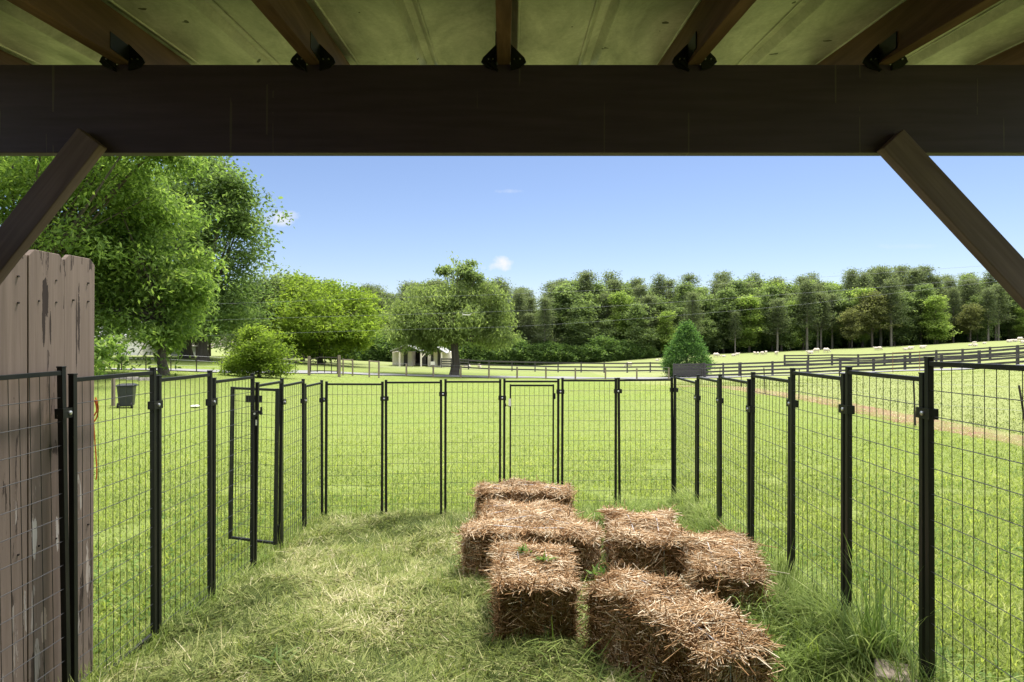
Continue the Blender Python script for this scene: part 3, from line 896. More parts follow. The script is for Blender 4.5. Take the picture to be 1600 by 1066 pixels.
def clump(name, label, x0, y0, n, r, Lr, lean, wr, mat, az=None, curl=(.1, 1.2), z0=None):
    x = x0 + RNG.normal(0, r, n); y = y0 + RNG.normal(0, r, n)
    a = RNG.random(n) * 6.283 if az is None else az + RNG.normal(0, .55, n)
    zb_ = None if z0 is None else np.full(n, z0)
    V, Q, at = blades('', x, y, RNG.uniform(*Lr, n), RNG.uniform(*wr, n), a, RNG.uniform(*lean, n), RNG.uniform(*curl, n), mat, levels=7, zbase=zb_, twist=RNG.uniform(-.5, .5, n), build=False)
    base = np.array([x0, y0, V[:, 2].min()])
    o = npmesh(name, V - base, Q, mat, {'rnd': at}, loc=tuple(base))
    return tag(o, label, 'grass clump')
clump('grass_clump', 'tall pale green grass clump leaning before the right hand panels', *((1372 - 800) / FPX * 2.62, 2.62), 90, .055, (.25, .60), (.0, .45), (.004, .009), MAT['tall'])
clump('grass_clump', 'long seeding grass stems standing against the second nearest right panel', *((1395 - 800) / FPX * 2.70, 2.70), 26, .05, (.55, .8), (.0, .14), (.0022, .004), MAT['tall'], curl=(.0, .3))
clump('grass_clump', 'grass tuft round the foot of the nearest right post pair', 1.60, 2.36, 60, .05, (.12, .32), (.1, .7), (.003, .007), MAT['tall'])
clump('grass_clump', 'green grass blades drooping over the front of the right hand bale', 1.27, 3.30, 60, .07, (.2, .42), (-.2, .5), (.004, .009), MAT['tall'], az=-1.9, curl=(.6, 2.2))
clump('grass_clump', 'arching grass blades sweeping over the bale beside the middle', .66, 4.55, 14, .05, (.4, .65), (.3, .7), (.005, .009), MAT['tall'], az=.1, curl=(.6, 1.2))
clump('grass_clump', 'thin arching grass at the dark left end of the long bale', -.36, 4.28, 34, .06, (.15, .36), (.0, .6), (.003, .006), MAT['tall'], curl=(.8, 2.0))
clump('grass_clump', 'bright grass tuft by the rearmost bale, left end', -.40, 5.35, 36, .06, (.12, .28), (.0, .5), (.003, .007), MAT['tall'])
clump('grass_clump', 'pale broad leaved weed on the pen floor near the bottom left', *((430 - 800) / FPX * 2.9, 2.9), 12, .03, (.08, .16), (.4, 1.2), (.012, .02), MAT['tall'], curl=(.2, .9))

# ------------------------------------------------------------------ straw bales
def bale(label, c, yaw, Ln, Wd=.45, H=.355, ns=5200, seed=1, sag=.03, tilt=0.0, twine=True, zoff=0.0, crease=0.0):
    r = np.random.default_rng(seed)
    ns = int(ns * 1.45)
    gz = g1(*c) - float(mound(np.array([c[0]]), np.array([c[1]]))[0]) + zoff - .01
    # core
    N = 14
    faces = []; vs = []; ids = {}
    def vert(i, j, k_):
        key = (i, j, k_)
        if key not in ids:
            ids[key] = len(vs)
            a, b_, c_ = i / N * 2 - 1, j / N * 2 - 1, k_ / N * 2 - 1
            q = 7.0
            nrm = (abs(a) ** q + abs(b_) ** q + abs(c_) ** q) ** (1 / q)
            mx = max(abs(a), abs(b_), abs(c_))
            f = mx / nrm * .96
            vs.append([a * f, b_ * f, c_ * f])
        return ids[key]
    for i in range(N):
        for j in range(N):
            for s_ in (0, N):
                faces.append((vert(i, j, s_), vert(i + 1, j, s_), vert(i + 1, j + 1, s_), vert(i, j + 1, s_)))
                faces.append((vert(i, s_, j), vert(i + 1, s_, j), vert(i + 1, s_, j + 1), vert(i, s_, j + 1)))
                faces.append((vert(s_, i, j), vert(s_, i + 1, j), vert(s_, i + 1, j + 1), vert(s_, i, j + 1)))
    V = np.array(vs)
    ph = r.random(6) * 6.28
    def deform(p):
        """unit cube -> bale shape (local)"""
        a, b_, c_ = p[:, 0], p[:, 1], p[:, 2]
        lump = .06 * np.sin(a * 4 + ph[0]) * np.sin(b_ * 3 + ph[1]) + .02 * np.sin(a * 9 + ph[2]) + .02 * np.sin(c_ * 6 + ph[3] + a * 3)
        x_ = a * Ln / 2 * (1 + .06 * np.sin(b_ * 3 + ph[4]) * .6)
        y_ = b_ * Wd / 2 * (1 + lump * 1.3)
        z_ = (c_ + 1) / 2 * H * (1 + lump) - sag * (np.abs(a) ** 2) * (c_ > 0) * c_ + tilt * a
        cr = crease * np.exp(-((a + .1) / .16) ** 2); z_ = z_ - cr * (c_ + 1) / 2; y_ = y_ * (1 - cr * 1.6 + .10 * (a > 0) * (crease > 0))
        return np.stack([x_, y_, z_], -1)
    core = deform(V) + r.normal(0, .004, V.shape)
    # straws
    ar = np.array([Ln * Wd * 2.0, Ln * H * 1.35, Ln * H * 1.1, Wd * H * 1.7, Wd * H * 1.6]); pr = ar / ar.sum()
    fc = r.choice(5, ns, p=pr)
    uv = r.uniform(-1, 1, (ns, 2))
    edge = r.random(ns) < .22
    p = np.zeros((ns, 3)); nm_ = np.zeros((ns, 3))
    for f_, ax, sg in ((0, 2, 1), (1, 1, -1), (2, 1, 1), (3, 0, -1), (4, 0, 1)):
        k_ = fc == f_; oth = [q for q in (0, 1, 2) if q != ax]
        p[k_, ax] = sg * .97; nm_[k_, ax] = sg
        p[k_, oth[0]] = uv[k_, 0]; p[k_, oth[1]] = uv[k_, 1]
    k_ = edge & (fc == 0)
    s0 = np.sign(r.normal(size=ns)); wh = r.random(ns) < .5
    p[k_ & wh, 0] = s0[k_ & wh] * .97; p[k_ & ~wh, 1] = s0[k_ & ~wh] * .97
    pos = deform(p * .98)
    dirv = r.normal(size=(ns, 3))
    tang = dirv - nm_ * (dirv * nm_).sum(1, keepdims=True)
    tang /= np.linalg.norm(tang, axis=1, keepdims=True)
    topf = (fc == 0)[:, None]
    # on top the stalks lie mostly across the bale; on the sides they hang and poke out
    tang = np.where(topf, tang * np.array([.7, 1.25, .4]), tang * np.array([1, 1, .8]) + np.array([0, 0, -.45]))
    outw = np.where(topf[:, 0], r.uniform(-.05, .2, ns), r.uniform(0, .5, ns))
    dv = tang + nm_ * outw[:, None]
    eo = p.copy(); eo[:, 2] = 0; eo[:, :2] *= (np.abs(eo[:, :2]) > .9)
    dv = dv + np.where((topf[:, 0] & edge)[:, None], eo * .55 + np.array([0, 0, -.35]), 0)
    dv /= np.linalg.norm(dv, axis=1, keepdims=True)
    Ls = r.gamma(4, .25, ns) * .075 + .025
    Ls = np.where(r.random(ns) < .05, Ls * 1.7, Ls)
    a0 = pos - dv * (Ls * .45)[:, None] + nm_ * r.uniform(.0, .014, ns)[:, None]
    a1 = a0 + dv * Ls[:, None]
    am = (a0 + a1) / 2 + r.normal(0, .006, (ns, 3))
    for arr in (a0, am, a1): arr[:, 2] = np.maximum(arr[:, 2], .004)
    side = np.cross(dv, nm_ + r.normal(0, .3, (ns, 3))); side /= np.linalg.norm(side, axis=1, keepdims=True)
    up = np.cross(side, dv)
    w = r.uniform(.0010, .0025, ns)[:, None]
    rings = []
    for q_ in (a0, am, a1):
        rings += [q_ + side * w, q_ - side * w * .6 + up * w * .9, q_ - side * w * .6 - up * w * .9]
    SV = np.stack(rings, 1)
    b0 = np.arange(ns)[:, None] * 9
    SQ = []
    for lv in (0, 3):
        for e_ in range(3):
            e2 = (e_ + 1) % 3
            SQ.append(b0 + np.array([[lv + e_, lv + e2, lv + 3 + e2, lv + 3 + e_]]))
    SQ = np.concatenate(SQ, 0)
    R_ = np.array([[math.cos(yaw), -math.sin(yaw), 0], [math.sin(yaw), math.cos(yaw), 0], [0, 0, 1]])
    allv = np.concatenate([core, SV.reshape(-1, 3)]) @ R_.T
    allq = np.concatenate([np.array(faces), SQ + len(core)])
    face_tone = np.where(fc == 0, .63, .52)  # stalks on the top face get a paler tone than those on the sides
    rv = np.concatenate([np.full(len(core), .04), np.repeat(np.clip(face_tone + .12 * np.sin(pos[:, 0] * 23 + ph[5]) * np.sin(pos[:, 1] * 9) + r.normal(0, .24, ns), 0, 1), 9)])
    o = npmesh('straw_bale', allv, allq, MAT['straw'], {'rnd': rv}, loc=(c[0], c[1], gz))
    tag(o, label, 'straw bale', 'straw bales in the pen')
    if twine:
        b = MB()
        for off in (-.42, .42):
            loop = []
            for a_, c_ in ((-1, -1), (-1, 0), (-1, 1), (-.5, 1.0), (0, 1), (.5, 1.0), (1, 1), (1, 0), (1, -1), (0, -1), (-1, -1)):
                q_ = deform(np.array([[a_ * 1.0, off, c_ * .985]]))[0] + np.array([0, 0, .008 if c_ > 0 else 0])
                q_[2] = max(q_[2], .003)
                q_ = R_ @ q_; loop.append((q_[0] + c[0], q_[1] + c[1], q_[2] + gz))
            b.tube(loop, .0026, 5, False)
        b.build('twine', MAT['twine'], o)
    return o
def bc(px, d): return ((px - 800) / FPX * d, d)
bale('straw bale standing end on at the front left, whole front face in shade', bc(832, 3.50), math.radians(90 + 2), .64, .385, .36, 6500, 11)
bale('straw bale lying across behind the front left bale', bc(831, 4.36), math.radians(-9), .93, .42, .37, 6500, 12)
bale('pale straw bale between the rearmost bale and the bale across its front', bc(824, 5.03), math.radians(-4), .70, .44, .33, 5200, 13, tilt=-.02)
bale('rearmost straw bale, against the closed gate', bc(820, 5.70), math.radians(-6), .84, .38, .41, 5200, 14)
bale('straw bale in the middle with its end to the camera, left of the grassy bale', bc(1005, 4.28), math.radians(86), .66, .42, .38, 6000, 15, zoff=.02)
bale('sun bleached straw bale on the right, grass blades hanging over its front', bc(1126, 3.62), math.radians(80), .66, .33, .37, 6000, 16, zoff=.03)
bale('nearest straw bale, long and sagging in the middle, bristling at its near end', (.735, 2.84), math.radians(-60), .83, .31, .375, 9500, 17, sag=.05, crease=.06)
for lab, px, d, dz in (('small green weed sprig on top of the front left bale, farther one', 822, 3.62, .365), ('small green weed sprig on top of the front left bale, nearer one', 848, 3.47, .365),
                       ('green weed sprig by the far end of the long nearest bale', 938, 3.22, .36)):
    xs, ys_ = bc(px, d); zb_ = g1(xs, ys_) - float(mound(np.array([xs]), np.array([ys_]))[0]) + dz
    clump('weed_sprig', lab, xs, ys_, 16, .022, (.03, .06), (.3, 1.3), (.012, .02), MAT['weed'], curl=(.1, .8), z0=zb_)['category'] = 'weed'

# stone in the lower right corner
b = MB(); sp = Vector((1.72, 2.70, 0)); sx_ = (1404 - 800) / FPX * 2.5; sp = Vector((sx_, 2.5, g1(sx_, 2.5) - float(mound(np.array([sx_]), np.array([2.5]))[0]) + .06))
rot = Matrix.Rotation(-.5, 3, 'Z') @ Matrix.Rotation(.06, 3, 'X')
b.box(sp + Vector((.0, -.02, .07)), (.2, .16, .14), rot, .93)
st = b.build('stone_block', plain('pale_stone', (.33, .27, .22), .9, .2, 0, .35, 25), bevel=.012)
tag(st, 'pale rough stone block at the bottom edge, among the green cuttings', 'stone')

# ------------------------------------------------------------------ trees
def leaves_np(r, C, csize, per, ll, lw, droop=.3, flat=.65, rb=None):
    n = len(C) * per
    cen = np.repeat(C, per, 0)
    cs = np.repeat(csize if hasattr(csize, '__len__') else np.full(len(C), csize), per)
    off = r.normal(size=(n, 3)); off[:, 2] *= flat
    p = cen + off * cs[:, None] * .55
    az = r.random(n) * 6.283; el = r.normal(-droop, .45, n)
    a = np.stack([np.cos(az) * np.cos(el), np.sin(az) * np.cos(el), np.sin(el)], -1)
    s_ = np.cross(a, r.normal(size=(n, 3)) * .7 + np.array([0, 0, 1.0])); s_ /= np.linalg.norm(s_, axis=1, keepdims=True) + 1e-9
    l_ = (ll * r.uniform(.65, 1.3, n))[:, None]; w_ = (lw * r.uniform(.7, 1.25, n))[:, None]
    nn = np.cross(a, s_)
    V = np.stack([p, p + a * l_ * .45 + s_ * w_ * .5 - nn * w_ * .12, p + a * l_, p + a * l_ * .45 - s_ * w_ * .5 - nn * w_ * .12], 1)
    Q = np.arange(n * 4).reshape(n, 4)
    cl = r.random(len(C)) if rb is None else rb
    rn = np.clip(.5 * np.repeat(cl, per) + .5 * r.random(n), 0, 1)
    return V.reshape(-1, 3), Q, np.repeat(rn, 4)
def crown_pts(r, ells, n, hollow=.45, nb=None, spread=.30):
    """leaf clump centres grouped on boughs that fill a union of ellipsoids, leaving gaps between the boughs"""
    vol = np.array([e[1][0] * e[1][1] * e[1][2] for e in ells]) ** .72; pr = vol / vol.sum()
    nb = nb or max(12, n // 16)
    k = r.choice(len(ells), nb, p=pr)
    c = np.array([e[0] for e in ells])[k]; R = np.array([e[1] for e in ells])[k]
    d = r.normal(size=(nb, 3)); d /= np.linalg.norm(d, axis=1, keepdims=True)
    rad = hollow + (1 - hollow) * r.random(nb) ** .6
    bc_ = c + d * R * (rad * r.uniform(.72, 1.18, nb))[:, None]
    w = r.uniform(.5, 1.5, nb); q = r.choice(nb, n, p=w / w.sum())
    sz = R.min(1)[q] * spread * r.uniform(.7, 1.3, nb)[q]
    o = r.normal(size=(n, 3)) * np.array([1, 1, .5]); rr_ = np.sqrt((o[:, :2] ** 2).sum(1))
    o[:, 2] -= .22 * rr_ ** 1.5                      # boughs droop at their ends
    return bc_[q] + o * sz[:, None]
def limbs(b, r, base, fork, C, rt, n, rl=.3):
    trunk = [base + Vector((0, 0, -.3)), base + Vector((0, 0, .12)), base.lerp(fork, .3), base.lerp(fork, .7), fork]
    trunk[2] = trunk[2] + Vector((r.normal(0, rt * .25), r.normal(0, rt * .25), 0))
    b.tube(trunk, [rt * 1.75, rt * 1.35, rt, rt * .92, rt * .8], 10)
    idx = r.choice(len(C), min(n, len(C)), replace=False)
    for i in idx:
        e = Vector(C[i]); s_ = base.lerp(fork, r.uniform(.72, 1.0)) if r.random() < .5 else fork
        m_ = s_.lerp(e, .5) + Vector((r.normal(0, .15), r.normal(0, .15), abs(r.normal(.25, .25))))
        rr = rt * rl * r.uniform(.6, 1.2)
        b.tube([s_, s_.lerp(m_, .5) + Vector((0, 0, .1)), m_, e], [rr * 1.3, rr, rr * .7, rr * .25], 5)
def tree(name, label, tpx, d, ells_px, nclump, per, cs, ll, lw, mat, rt, fork_py, seed, bark='bark', base_py=None, group=None, nl=26, droop=.3, cat='tree', depth=1.0, hollow=.45):
    r = np.random.default_rng(seed)
    base = GP(tpx, d)
    ells = []
    for (ex, ey, rx, ry) in ells_px:
        c = P(ex, ey, d); c.y += r.normal(0, .12) * rx / FPX * d
        ells.append((tuple(c), (rx / FPX * d, rx / FPX * d * depth, ry / FPX * d)))
    C = crown_pts(r, ells, nclump, hollow)
    gz = g1(base.x, base.y); C[:, 2] = np.maximum(C[:, 2], gz + .25)
    t = thing(name, label, cat, base, group)
    V, Q, at = leaves_np(r, C, cs, per, ll, lw, droop)
    b0 = np.array(base)
    npmesh('crown', V - b0, Q, mat, {'rnd': at}, parent=t)
    b = MB(); fk = P(tpx, fork_py, d)
    limbs(b, r, base, fk, C, rt, nl)
    b.build('trunk', MAT[bark], t, smooth=True)
    return t
tree('pecan_tree', 'broad leafy tree with a short trunk right of the brown boards', 256, 30,
     [(218, 468, 74, 74), (200, 375, 105, 88), (248, 345, 46, 60), (120, 430, 100, 110), (285, 455, 30, 46), (222, 522, 48, 18), (258, 512, 28, 22), (180, 290, 105, 58)],
     1950, 22, .62, .30, .11, LM['pecan'], .20, 500, 21, nl=50, droop=.55, hollow=.3)
tree('pecan_tree', 'overhanging leafy tree at the top left behind the slanting brace', 20, 26,
     [(30, 330, 150, 120), (110, 250, 130, 70), (-60, 400, 120, 120), (200, 235, 85, 38), (265, 222, 60, 22)],
     2000, 20, .6, .27, .10, LM['pecan'], .3, 470, 22, nl=60, droop=.5, hollow=.25)
tree('shade_tree', 'large dark tree towering behind the pecan, trunk beyond the road', 318, 56,
     [(322, 330, 76, 70), (340, 410, 58, 72), (290, 280, 80, 56), (372, 350, 34, 48), (320, 480, 80, 50), (360, 300, 38, 30), (260, 400, 80, 110)],
     2000, 20, .95, .42, .20, LM['shade'], .42, 500, 23, nl=50, hollow=.35)
tree('shade_tree', 'dark shade tree with a thick trunk beside the grey shed', 292, 60,
     [(270, 460, 100, 60), (220, 420, 90, 80), (170, 490, 80, 45)], 1300, 18, 1.0, .42, .20, LM['dark'], .5, 510, 24, nl=30, hollow=.3)
tree('shade_tree', 'mid green tree standing between the dark tree and the round tree', 418, 74,
     [(435, 465, 42, 40), (410, 500, 40, 45), (455, 450, 34, 24)], 800, 18, 1.1, .5, .25, LM['mid'], .35, 530, 25, nl=20)
tree('round_tree', 'round bright green tree with a single trunk on the far lawn', 501, 70,
     [(508, 497, 70, 48), (465, 485, 42, 45), (548, 490, 34, 40), (500, 455, 55, 28), (545, 525, 36, 24), (465, 525, 35, 26)],
     1500, 20, .85, .42, .2, LM['bright'], .27, 535, 26, nl=40)
tree('round_tree', 'smaller yellow green tree tucked behind the round tree', 473, 82,
     [(470, 470, 45, 42), (440, 500, 36, 40), (560, 480, 22, 36)], 700, 18, 1.0, .5, .24, LM['bright'], .25, 535, 27, nl=16)
tree('spreading_oak', 'spreading oak with drooping boughs in front of the white shed', 710, 56,
     [(700, 490, 78, 42), (712, 450, 64, 42), (648, 495, 44, 42), (756, 500, 36, 48), (664, 452, 36, 30), (765, 470, 26, 32), (628, 512, 30, 18), (772, 530, 26, 20), (690, 525, 50, 10), (655, 536, 20, 8)],
     1600, 22, .72, .34, .13, LM['oak'], .36, 520, 28, nl=60, droop=.7, hollow=.35)
# the open top of the oak
r_ = np.random.default_rng(5)
def oak_top():
    t = [o for o in bpy.data.objects if o.name.startswith('spreading_oak')][0]
    C = crown_pts(r_, [((P(735, 422, 56)), (18 / FPX * 56, 1.2, 13 / FPX * 56)), ((P(705, 420, 56)), (22 / FPX * 56, 1.2, 8 / FPX * 56)), (P(740, 412, 56), (10 / FPX * 56, .8, 7 / FPX * 56))], 150, .6)
    V, Q, at = leaves_np(r_, C, .45, 18, .3, .13, .2)
    npmesh('crown_top', V - np.array(t.location), Q, LM['mid'], {'rnd': at}, parent=t)
    b = MB()
    for i in r_.choice(len(C), 14, replace=False):
        e = Vector(C[i]); b.tube([P(715, 470, 56), P(718, 440, 56), e], [.1, .07, .02], 5)
    b.build('limb', MAT['bark'], t)
oak_top()
tree('round_bush', 'round bright bush between the pen and the road', 405, 37,
     [(404, 552, 36, 34), (382, 564, 30, 22), (428, 568, 28, 20), (398, 528, 24, 18)], 700, 20, .42, .2, .085, LM['bright'], .07, 575, 29, nl=24, cat='bush', droop=.2)
tree('young_tree', 'low leafy sapling poking out behind the brown boards', 132, 15,
     [(152, 548, 22, 20), (165, 538, 16, 12), (160, 575, 14, 14)], 60, 12, .22, .17, .06, LM['pecan'], .02, 560, 30, nl=8, cat='sapling', droop=.5)

# cedar
def cedar():
    r = np.random.default_rng(31); d = 60.5; base = GP(1073, d)
    t = thing('cedar_tree', 'dense conical cedar at the corner of the board fence', 'tree', base)
    H = (base.z - 0) * 0 + (P(1073, 509, d).z - base.z); R = 35 / FPX * d
    n = 1000; h = r.random(n) ** 1.3; rad = R * np.minimum(1.0, (1 - h) ** .75 * 1.2 + .01) * np.where(h < .12, .8, 1) * (.55 + .5 * r.random(n) ** .5); az = r.random(n) * 6.283
    C = np.stack([np.cos(az) * rad, np.sin(az) * rad, h * H * .98 + .1], -1)
    V, Q, at = leaves_np(r, C, .40, 22, .26, .085, -.3, 1.0)
    npmesh('crown', V, Q, LM['cedar'], {'rnd': at}, parent=t)
    b = MB(); b.tube([base - Vector((0, 0, .3)), base + Vector((0, 0, H * .5)), base + Vector((0, 0, H * .95))], [.16, .1, .02], 7); b.build('trunk', MAT['bark'], t)
cedar()

# ---- the wood beyond the pasture: prototypes, then copies
def proto(kind, seed):
    r = np.random.default_rng(seed); H = 14.0
    b = MB()
    if kind == 'pine':
        C = []
        nb_ = 46
        for i in range(nb_):
            h = .34 + .66 * (i / nb_) ** .85; rad = (2.1 * (1 - h) ** .7 + .3) * r.uniform(.6, 1.15); az = i * 2.4 + r.normal(0, .3)
            e = Vector((math.cos(az) * rad, math.sin(az) * rad, h * H + r.normal(0, .2) + .25 * rad))
            s_ = Vector((0, 0, h * H - .2)); b.tube([s_, s_.lerp(e, .6) + Vector((0, 0, -.05)), e], [.05, .035, .015], 4, False)
            for f in (.45, .75, 1.0): C.append(s_.lerp(e, f) + Vector((r.normal(0, .15), r.normal(0, .15), .1)))
        C = np.array([tuple(c) for c in C])
        V, Q, at = leaves_np(r, C, .95, 42, .34, .12, -.3, .6); bark = 'bark_pale'
        b.tube([(0, 0, -.5), (0, 0, H * .4), (r.normal(0, .1), 0, H * .75), (0, 0, H)], [.2, .16, .1, .03], 7)
        mat = LM['pine']
    else:
        par = {'tall': ([((0, 0, 7.6), (1.8, 1.8, 5.4)), ((.4, .3, 11.4), (1.0, 1.0, 2.5)), ((-.6, 0, 4.6), (1.7, 1.7, 3.2))], 'mid'),
               'poplar': ([((0, 0, 7.6), (1.3, 1.3, 6.0)), ((0, 0, 11.8), (.75, .75, 2.2)), ((.4, 0, 5), (1.5, 1.5, 3.5))], 'lime'),
               'broad': ([((0, 0, 6.6), (2.4, 2.4, 4.8)), ((.8, 0, 10.4), (1.4, 1.4, 2.8)), ((-.9, 0, 9), (1.4, 1.4, 3))], 'mid'),
               'olive': ([((0, 0, 7.5), (2.2, 2.2, 4.5)), ((0, 0, 11), (1.5, 1.5, 2.6)), ((1, 0, 6), (1.8, 1.8, 3))], 'olive'),
               'shrub': ([((0, 0, 6), (6.5, 4.5, 5.6)), ((4, 0, 4), (4, 3, 3.5)), ((-4, 0, 5), (4, 3, 4))], 'dark')}[kind]
        C = crown_pts(r, par[0], 380, .25, 46, .42); C[:, 2] = np.clip(C[:, 2], .3, None)
        V, Q, at = leaves_np(r, C, .66 if kind != 'shrub' else 1.5, 28, .34 if kind != 'shrub' else 1.0, .2 if kind != 'shrub' else .5, .2, .75)
        mat = LM[par[1]]; bark = 'bark'
        b.tube([(0, 0, -.5), (0, 0, H * .4), (0, 0, H * .85)], [.2, .14, .04], 7)
        for i in r.choice(len(C), 14, replace=False):
            e = Vector(C[i]); s_ = Vector((0, 0, max(1.5, e.z * .65))); b.tube([s_, s_.lerp(e, .5) + Vector((0, 0, .2)), e], [.07, .05, .015], 4, False)
    t = thing('wood_tree', 'x', 'tree', (0, 0, 0), 'trees of the wood beyond the pasture')
    npmesh('crown', V, Q, mat, {'rnd': at}, parent=t)
    b.build('trunk', MAT[bark], t)
    return t
PR = {}
for i, (k, nm) in enumerate((('pine', 'pine_tree'), ('pine', 'pine_tree'), ('tall', 'leafy_tree'), ('tall', 'leafy_tree'), ('poplar', 'poplar_tree'), ('broad', 'leafy_tree'), ('olive', 'leafy_tree'))):
    t = proto(k, 50 + i); t.name = nm; PR.setdefault(k, []).append([t, False])
KL = {'pine': 'dark needled pine with an upright trunk in the wood beyond the pasture', 'tall': 'mid green upright leafy tree in the wood beyond the pasture',
      'poplar': 'slim yellow green tree in the wood beyond the pasture', 'broad': 'broad crowned leafy tree in the wood beyond the pasture',
      'olive': 'brownish olive tree in the wood beyond the pasture'}
KG = {'pine': 'pines of the far wood', 'tall': 'upright leafy trees of the far wood', 'poplar': 'slim pale trees of the far wood', 'broad': 'broad leafy trees of the far wood', 'olive': 'olive toned trees of the far wood'}
rr = random.Random(4)
def place(kind, x, y, H, wscale=1.0):
    ent = rr.choice(PR[kind])
    if not ent[1]: o = ent[0]; ent[1] = True
    else: o = copy_tree(ent[0])
    s_ = H / 14.0
    o.location = (x, y, g1(x, y) - .1); o.scale = (s_ * wscale, s_ * wscale, s_); o.rotation_euler = (0, 0, rr.random() * 6.28)
    o['label'] = KL[kind]; o['group'] = KG[kind]; o['category'] = 'tree'
    return o
txp = [-300, 200, 420, 560, 600, 640, 700, 780, 815, 830, 850, 880, 960, 1000, 1030, 1060, 1100, 1200, 1260, 1300, 1350, 1400, 1450, 1500, 1560, 1650, 1900]
typ = [440, 430, 430, 448, 452, 450, 440, 440, 448, 466, 448, 434, 430, 438, 432, 440, 430, 432, 432, 436, 424, 424, 420, 426, 432, 440, 440]
for row, (d0, step) in enumerate(((112, 3.4), (116, 3.0), (121, 3.0), (127, 3.0), (134, 3.2))):
    X = (470 - 800) / FPX * d0; xe = (1690 - 800) / FPX * d0
    while X < xe:
        d = d0 + rr.uniform(-2, 2); x = X + rr.uniform(-1.3, 1.3); px = 800 + x / d * FPX
        yt = float(np.interp(px, txp, typ)) + rr.uniform(-7, 14) + (8 if row == 0 else 0)
        H = (533 - yt) / FPX * d + CZ - g1(x, d)
        if row == 0: kind = rr.choice(['tall', 'broad', 'pine', 'poplar', 'pine', 'olive', 'pine', 'tall']); H *= rr.uniform(.6, .98)
        elif row == 1: kind = rr.choice(['pine', 'tall', 'poplar', 'pine', 'broad', 'tall']); H *= rr.uniform(.8, 1.0)
        else: kind = rr.choice(['pine', 'pine', 'tall', 'poplar', 'pine', 'tall'])
        if px < 860 and rr.random() < .6: kind = 'pine'
        place(kind, x, d, H, rr.uniform(1.1, 1.45) if row < 2 else rr.uniform(1.0, 1.3)); X += step * rr.uniform(.8, 1.2)
for row, (d0, step) in enumerate(((88, 6.0), (100, 6.0))):
    X = (-140 - 800) / FPX * d0; xe = (470 - 800) / FPX * d0
    while X < xe:
        d = d0 + rr.uniform(-2, 2); x = X + rr.uniform(-1, 1); px = 800 + x / d * FPX
        H = rr.uniform(9.5, 13)
        place(rr.choice(['tall', 'broad', 'broad', 'tall']), x, d, H, rr.uniform(1.3, 1.8)); X += step * rr.uniform(.8, 1.2)
# undergrowth along the edge of the wood and thickets inside it
sh = proto('shrub', 77); sh.name = 'edge_shrub'; first = True
for d0, step, hh in ((119, 5.0, (4.5, 7)), (130, 5.0, (6, 9)), (139, 6.0, (8, 11))):
    X = (470 - 800) / FPX * d0
    while X < (1740 - 800) / FPX * d0:
        o = copy_tree(sh); d = d0 + rr.uniform(-1, 1); H = rr.uniform(*hh); s_ = H / 12
        o.location = (X, d, g1(X, d) - .3); o.scale = (s_ * .9, s_ * .7, s_); o.rotation_euler = (0, 0, rr.uniform(-.4, .4))
        o.name = 'thicket'; tag(o, 'dark leafy thicket filling the wood between the trunks', 'thicket', 'thickets inside the far wood'); X += step * rr.uniform(.8, 1.15)
X = (540 - 800) / FPX * 108
while X < (1700 - 800) / FPX * 108:
    d = 109 + rr.uniform(-1, 1.5); px = 800 + X / d * FPX
    o = sh if first else copy_tree(sh); first = False
    H = rr.uniform(2.2, 4.6) * (1.15 if px < 1000 else .8); s_ = H / 12
    o.location = (X, d, g1(X, d) - .15); o.scale = (s_ * 1.1, s_, s_); o.rotation_euler = (0, 0, rr.choice([0, 3.14]) + rr.uniform(-.3, .3))
    tag(o, 'low olive green shrub at the foot of the wood', 'shrub', 'shrubs along the edge of the wood'); X += rr.uniform(1.6, 3.4)
    if px > 1000: break

# ------------------------------------------------------------------ fences, gates
def rail_fence(name, label, pts, hh, nr, pw, mat, bw=.165, post_extra=.12, mid=0):
    """pts: (px, d) of the posts"""
    W_ = [GP(px, d) for px, d in pts]
    t = thing(name, label, 'fence', W_[0])
    for p in W_:
        b = MB(); b.box((p.x, p.y, p.z + (hh + post_extra) / 2 - .2), (pw, pw, hh + post_extra + .4)); b.build('post', mat, t)
    for k_ in range(nr):
        zz = .22 + (hh - .22) * k_ / (nr - 1); b = MB()
        for i in range(len(W_) - 1):
            a, c = W_[i], W_[i + 1]
            b.bar(a + Vector((0, -pw * .62, zz)), c + Vector((0, -pw * .62, zz)), .028, bw)
        b.build('rail', mat, t)
    return t
def lin(p, q, n): return [(p[0] + (q[0] - p[0]) * i / (n - 1), 1 / (1 / p[1] + (1 / q[1] - 1 / p[1]) * i / (n - 1))) for i in range(n)]
rail_fence('board_rail_fence', 'weathered four board fence along the right side of the road', [(1262 - 105, 57), (1207, 57), (1262, 56), (1313, 55), (1365, 54), (1414, 52.5), (1471, 50.5), (1530, 48), (1590, 45.5), (1660, 43)], 1.22, 4, .16, MAT['fence_dark'])
rail_fence('board_rail_fence', 'upper four board fence climbing the pasture below the sheep', [(1226, 78), (1263, 77.5), (1300, 77), (1341, 76), (1382, 75), (1422, 74), (1463, 73), (1504, 72), (1547, 71), (1590, 70), (1640, 69)], 1.3, 4, .18, MAT['fence_dark'])
rail_fence('board_rail_fence', 'long low three board fence across the pasture behind the road', [(732, 72)] + [(764 + 36 * i, 71) for i in range(8)] + [(1040, 70)], 1.1, 3, .14, MAT['fence_dark'])
rail_fence('board_rail_fence', 'short black fence running down beside the oak trunk', [(690, 80), (705, 78), (718, 75), (732, 72)], 1.15, 4, .13, MAT['fence_dark'])
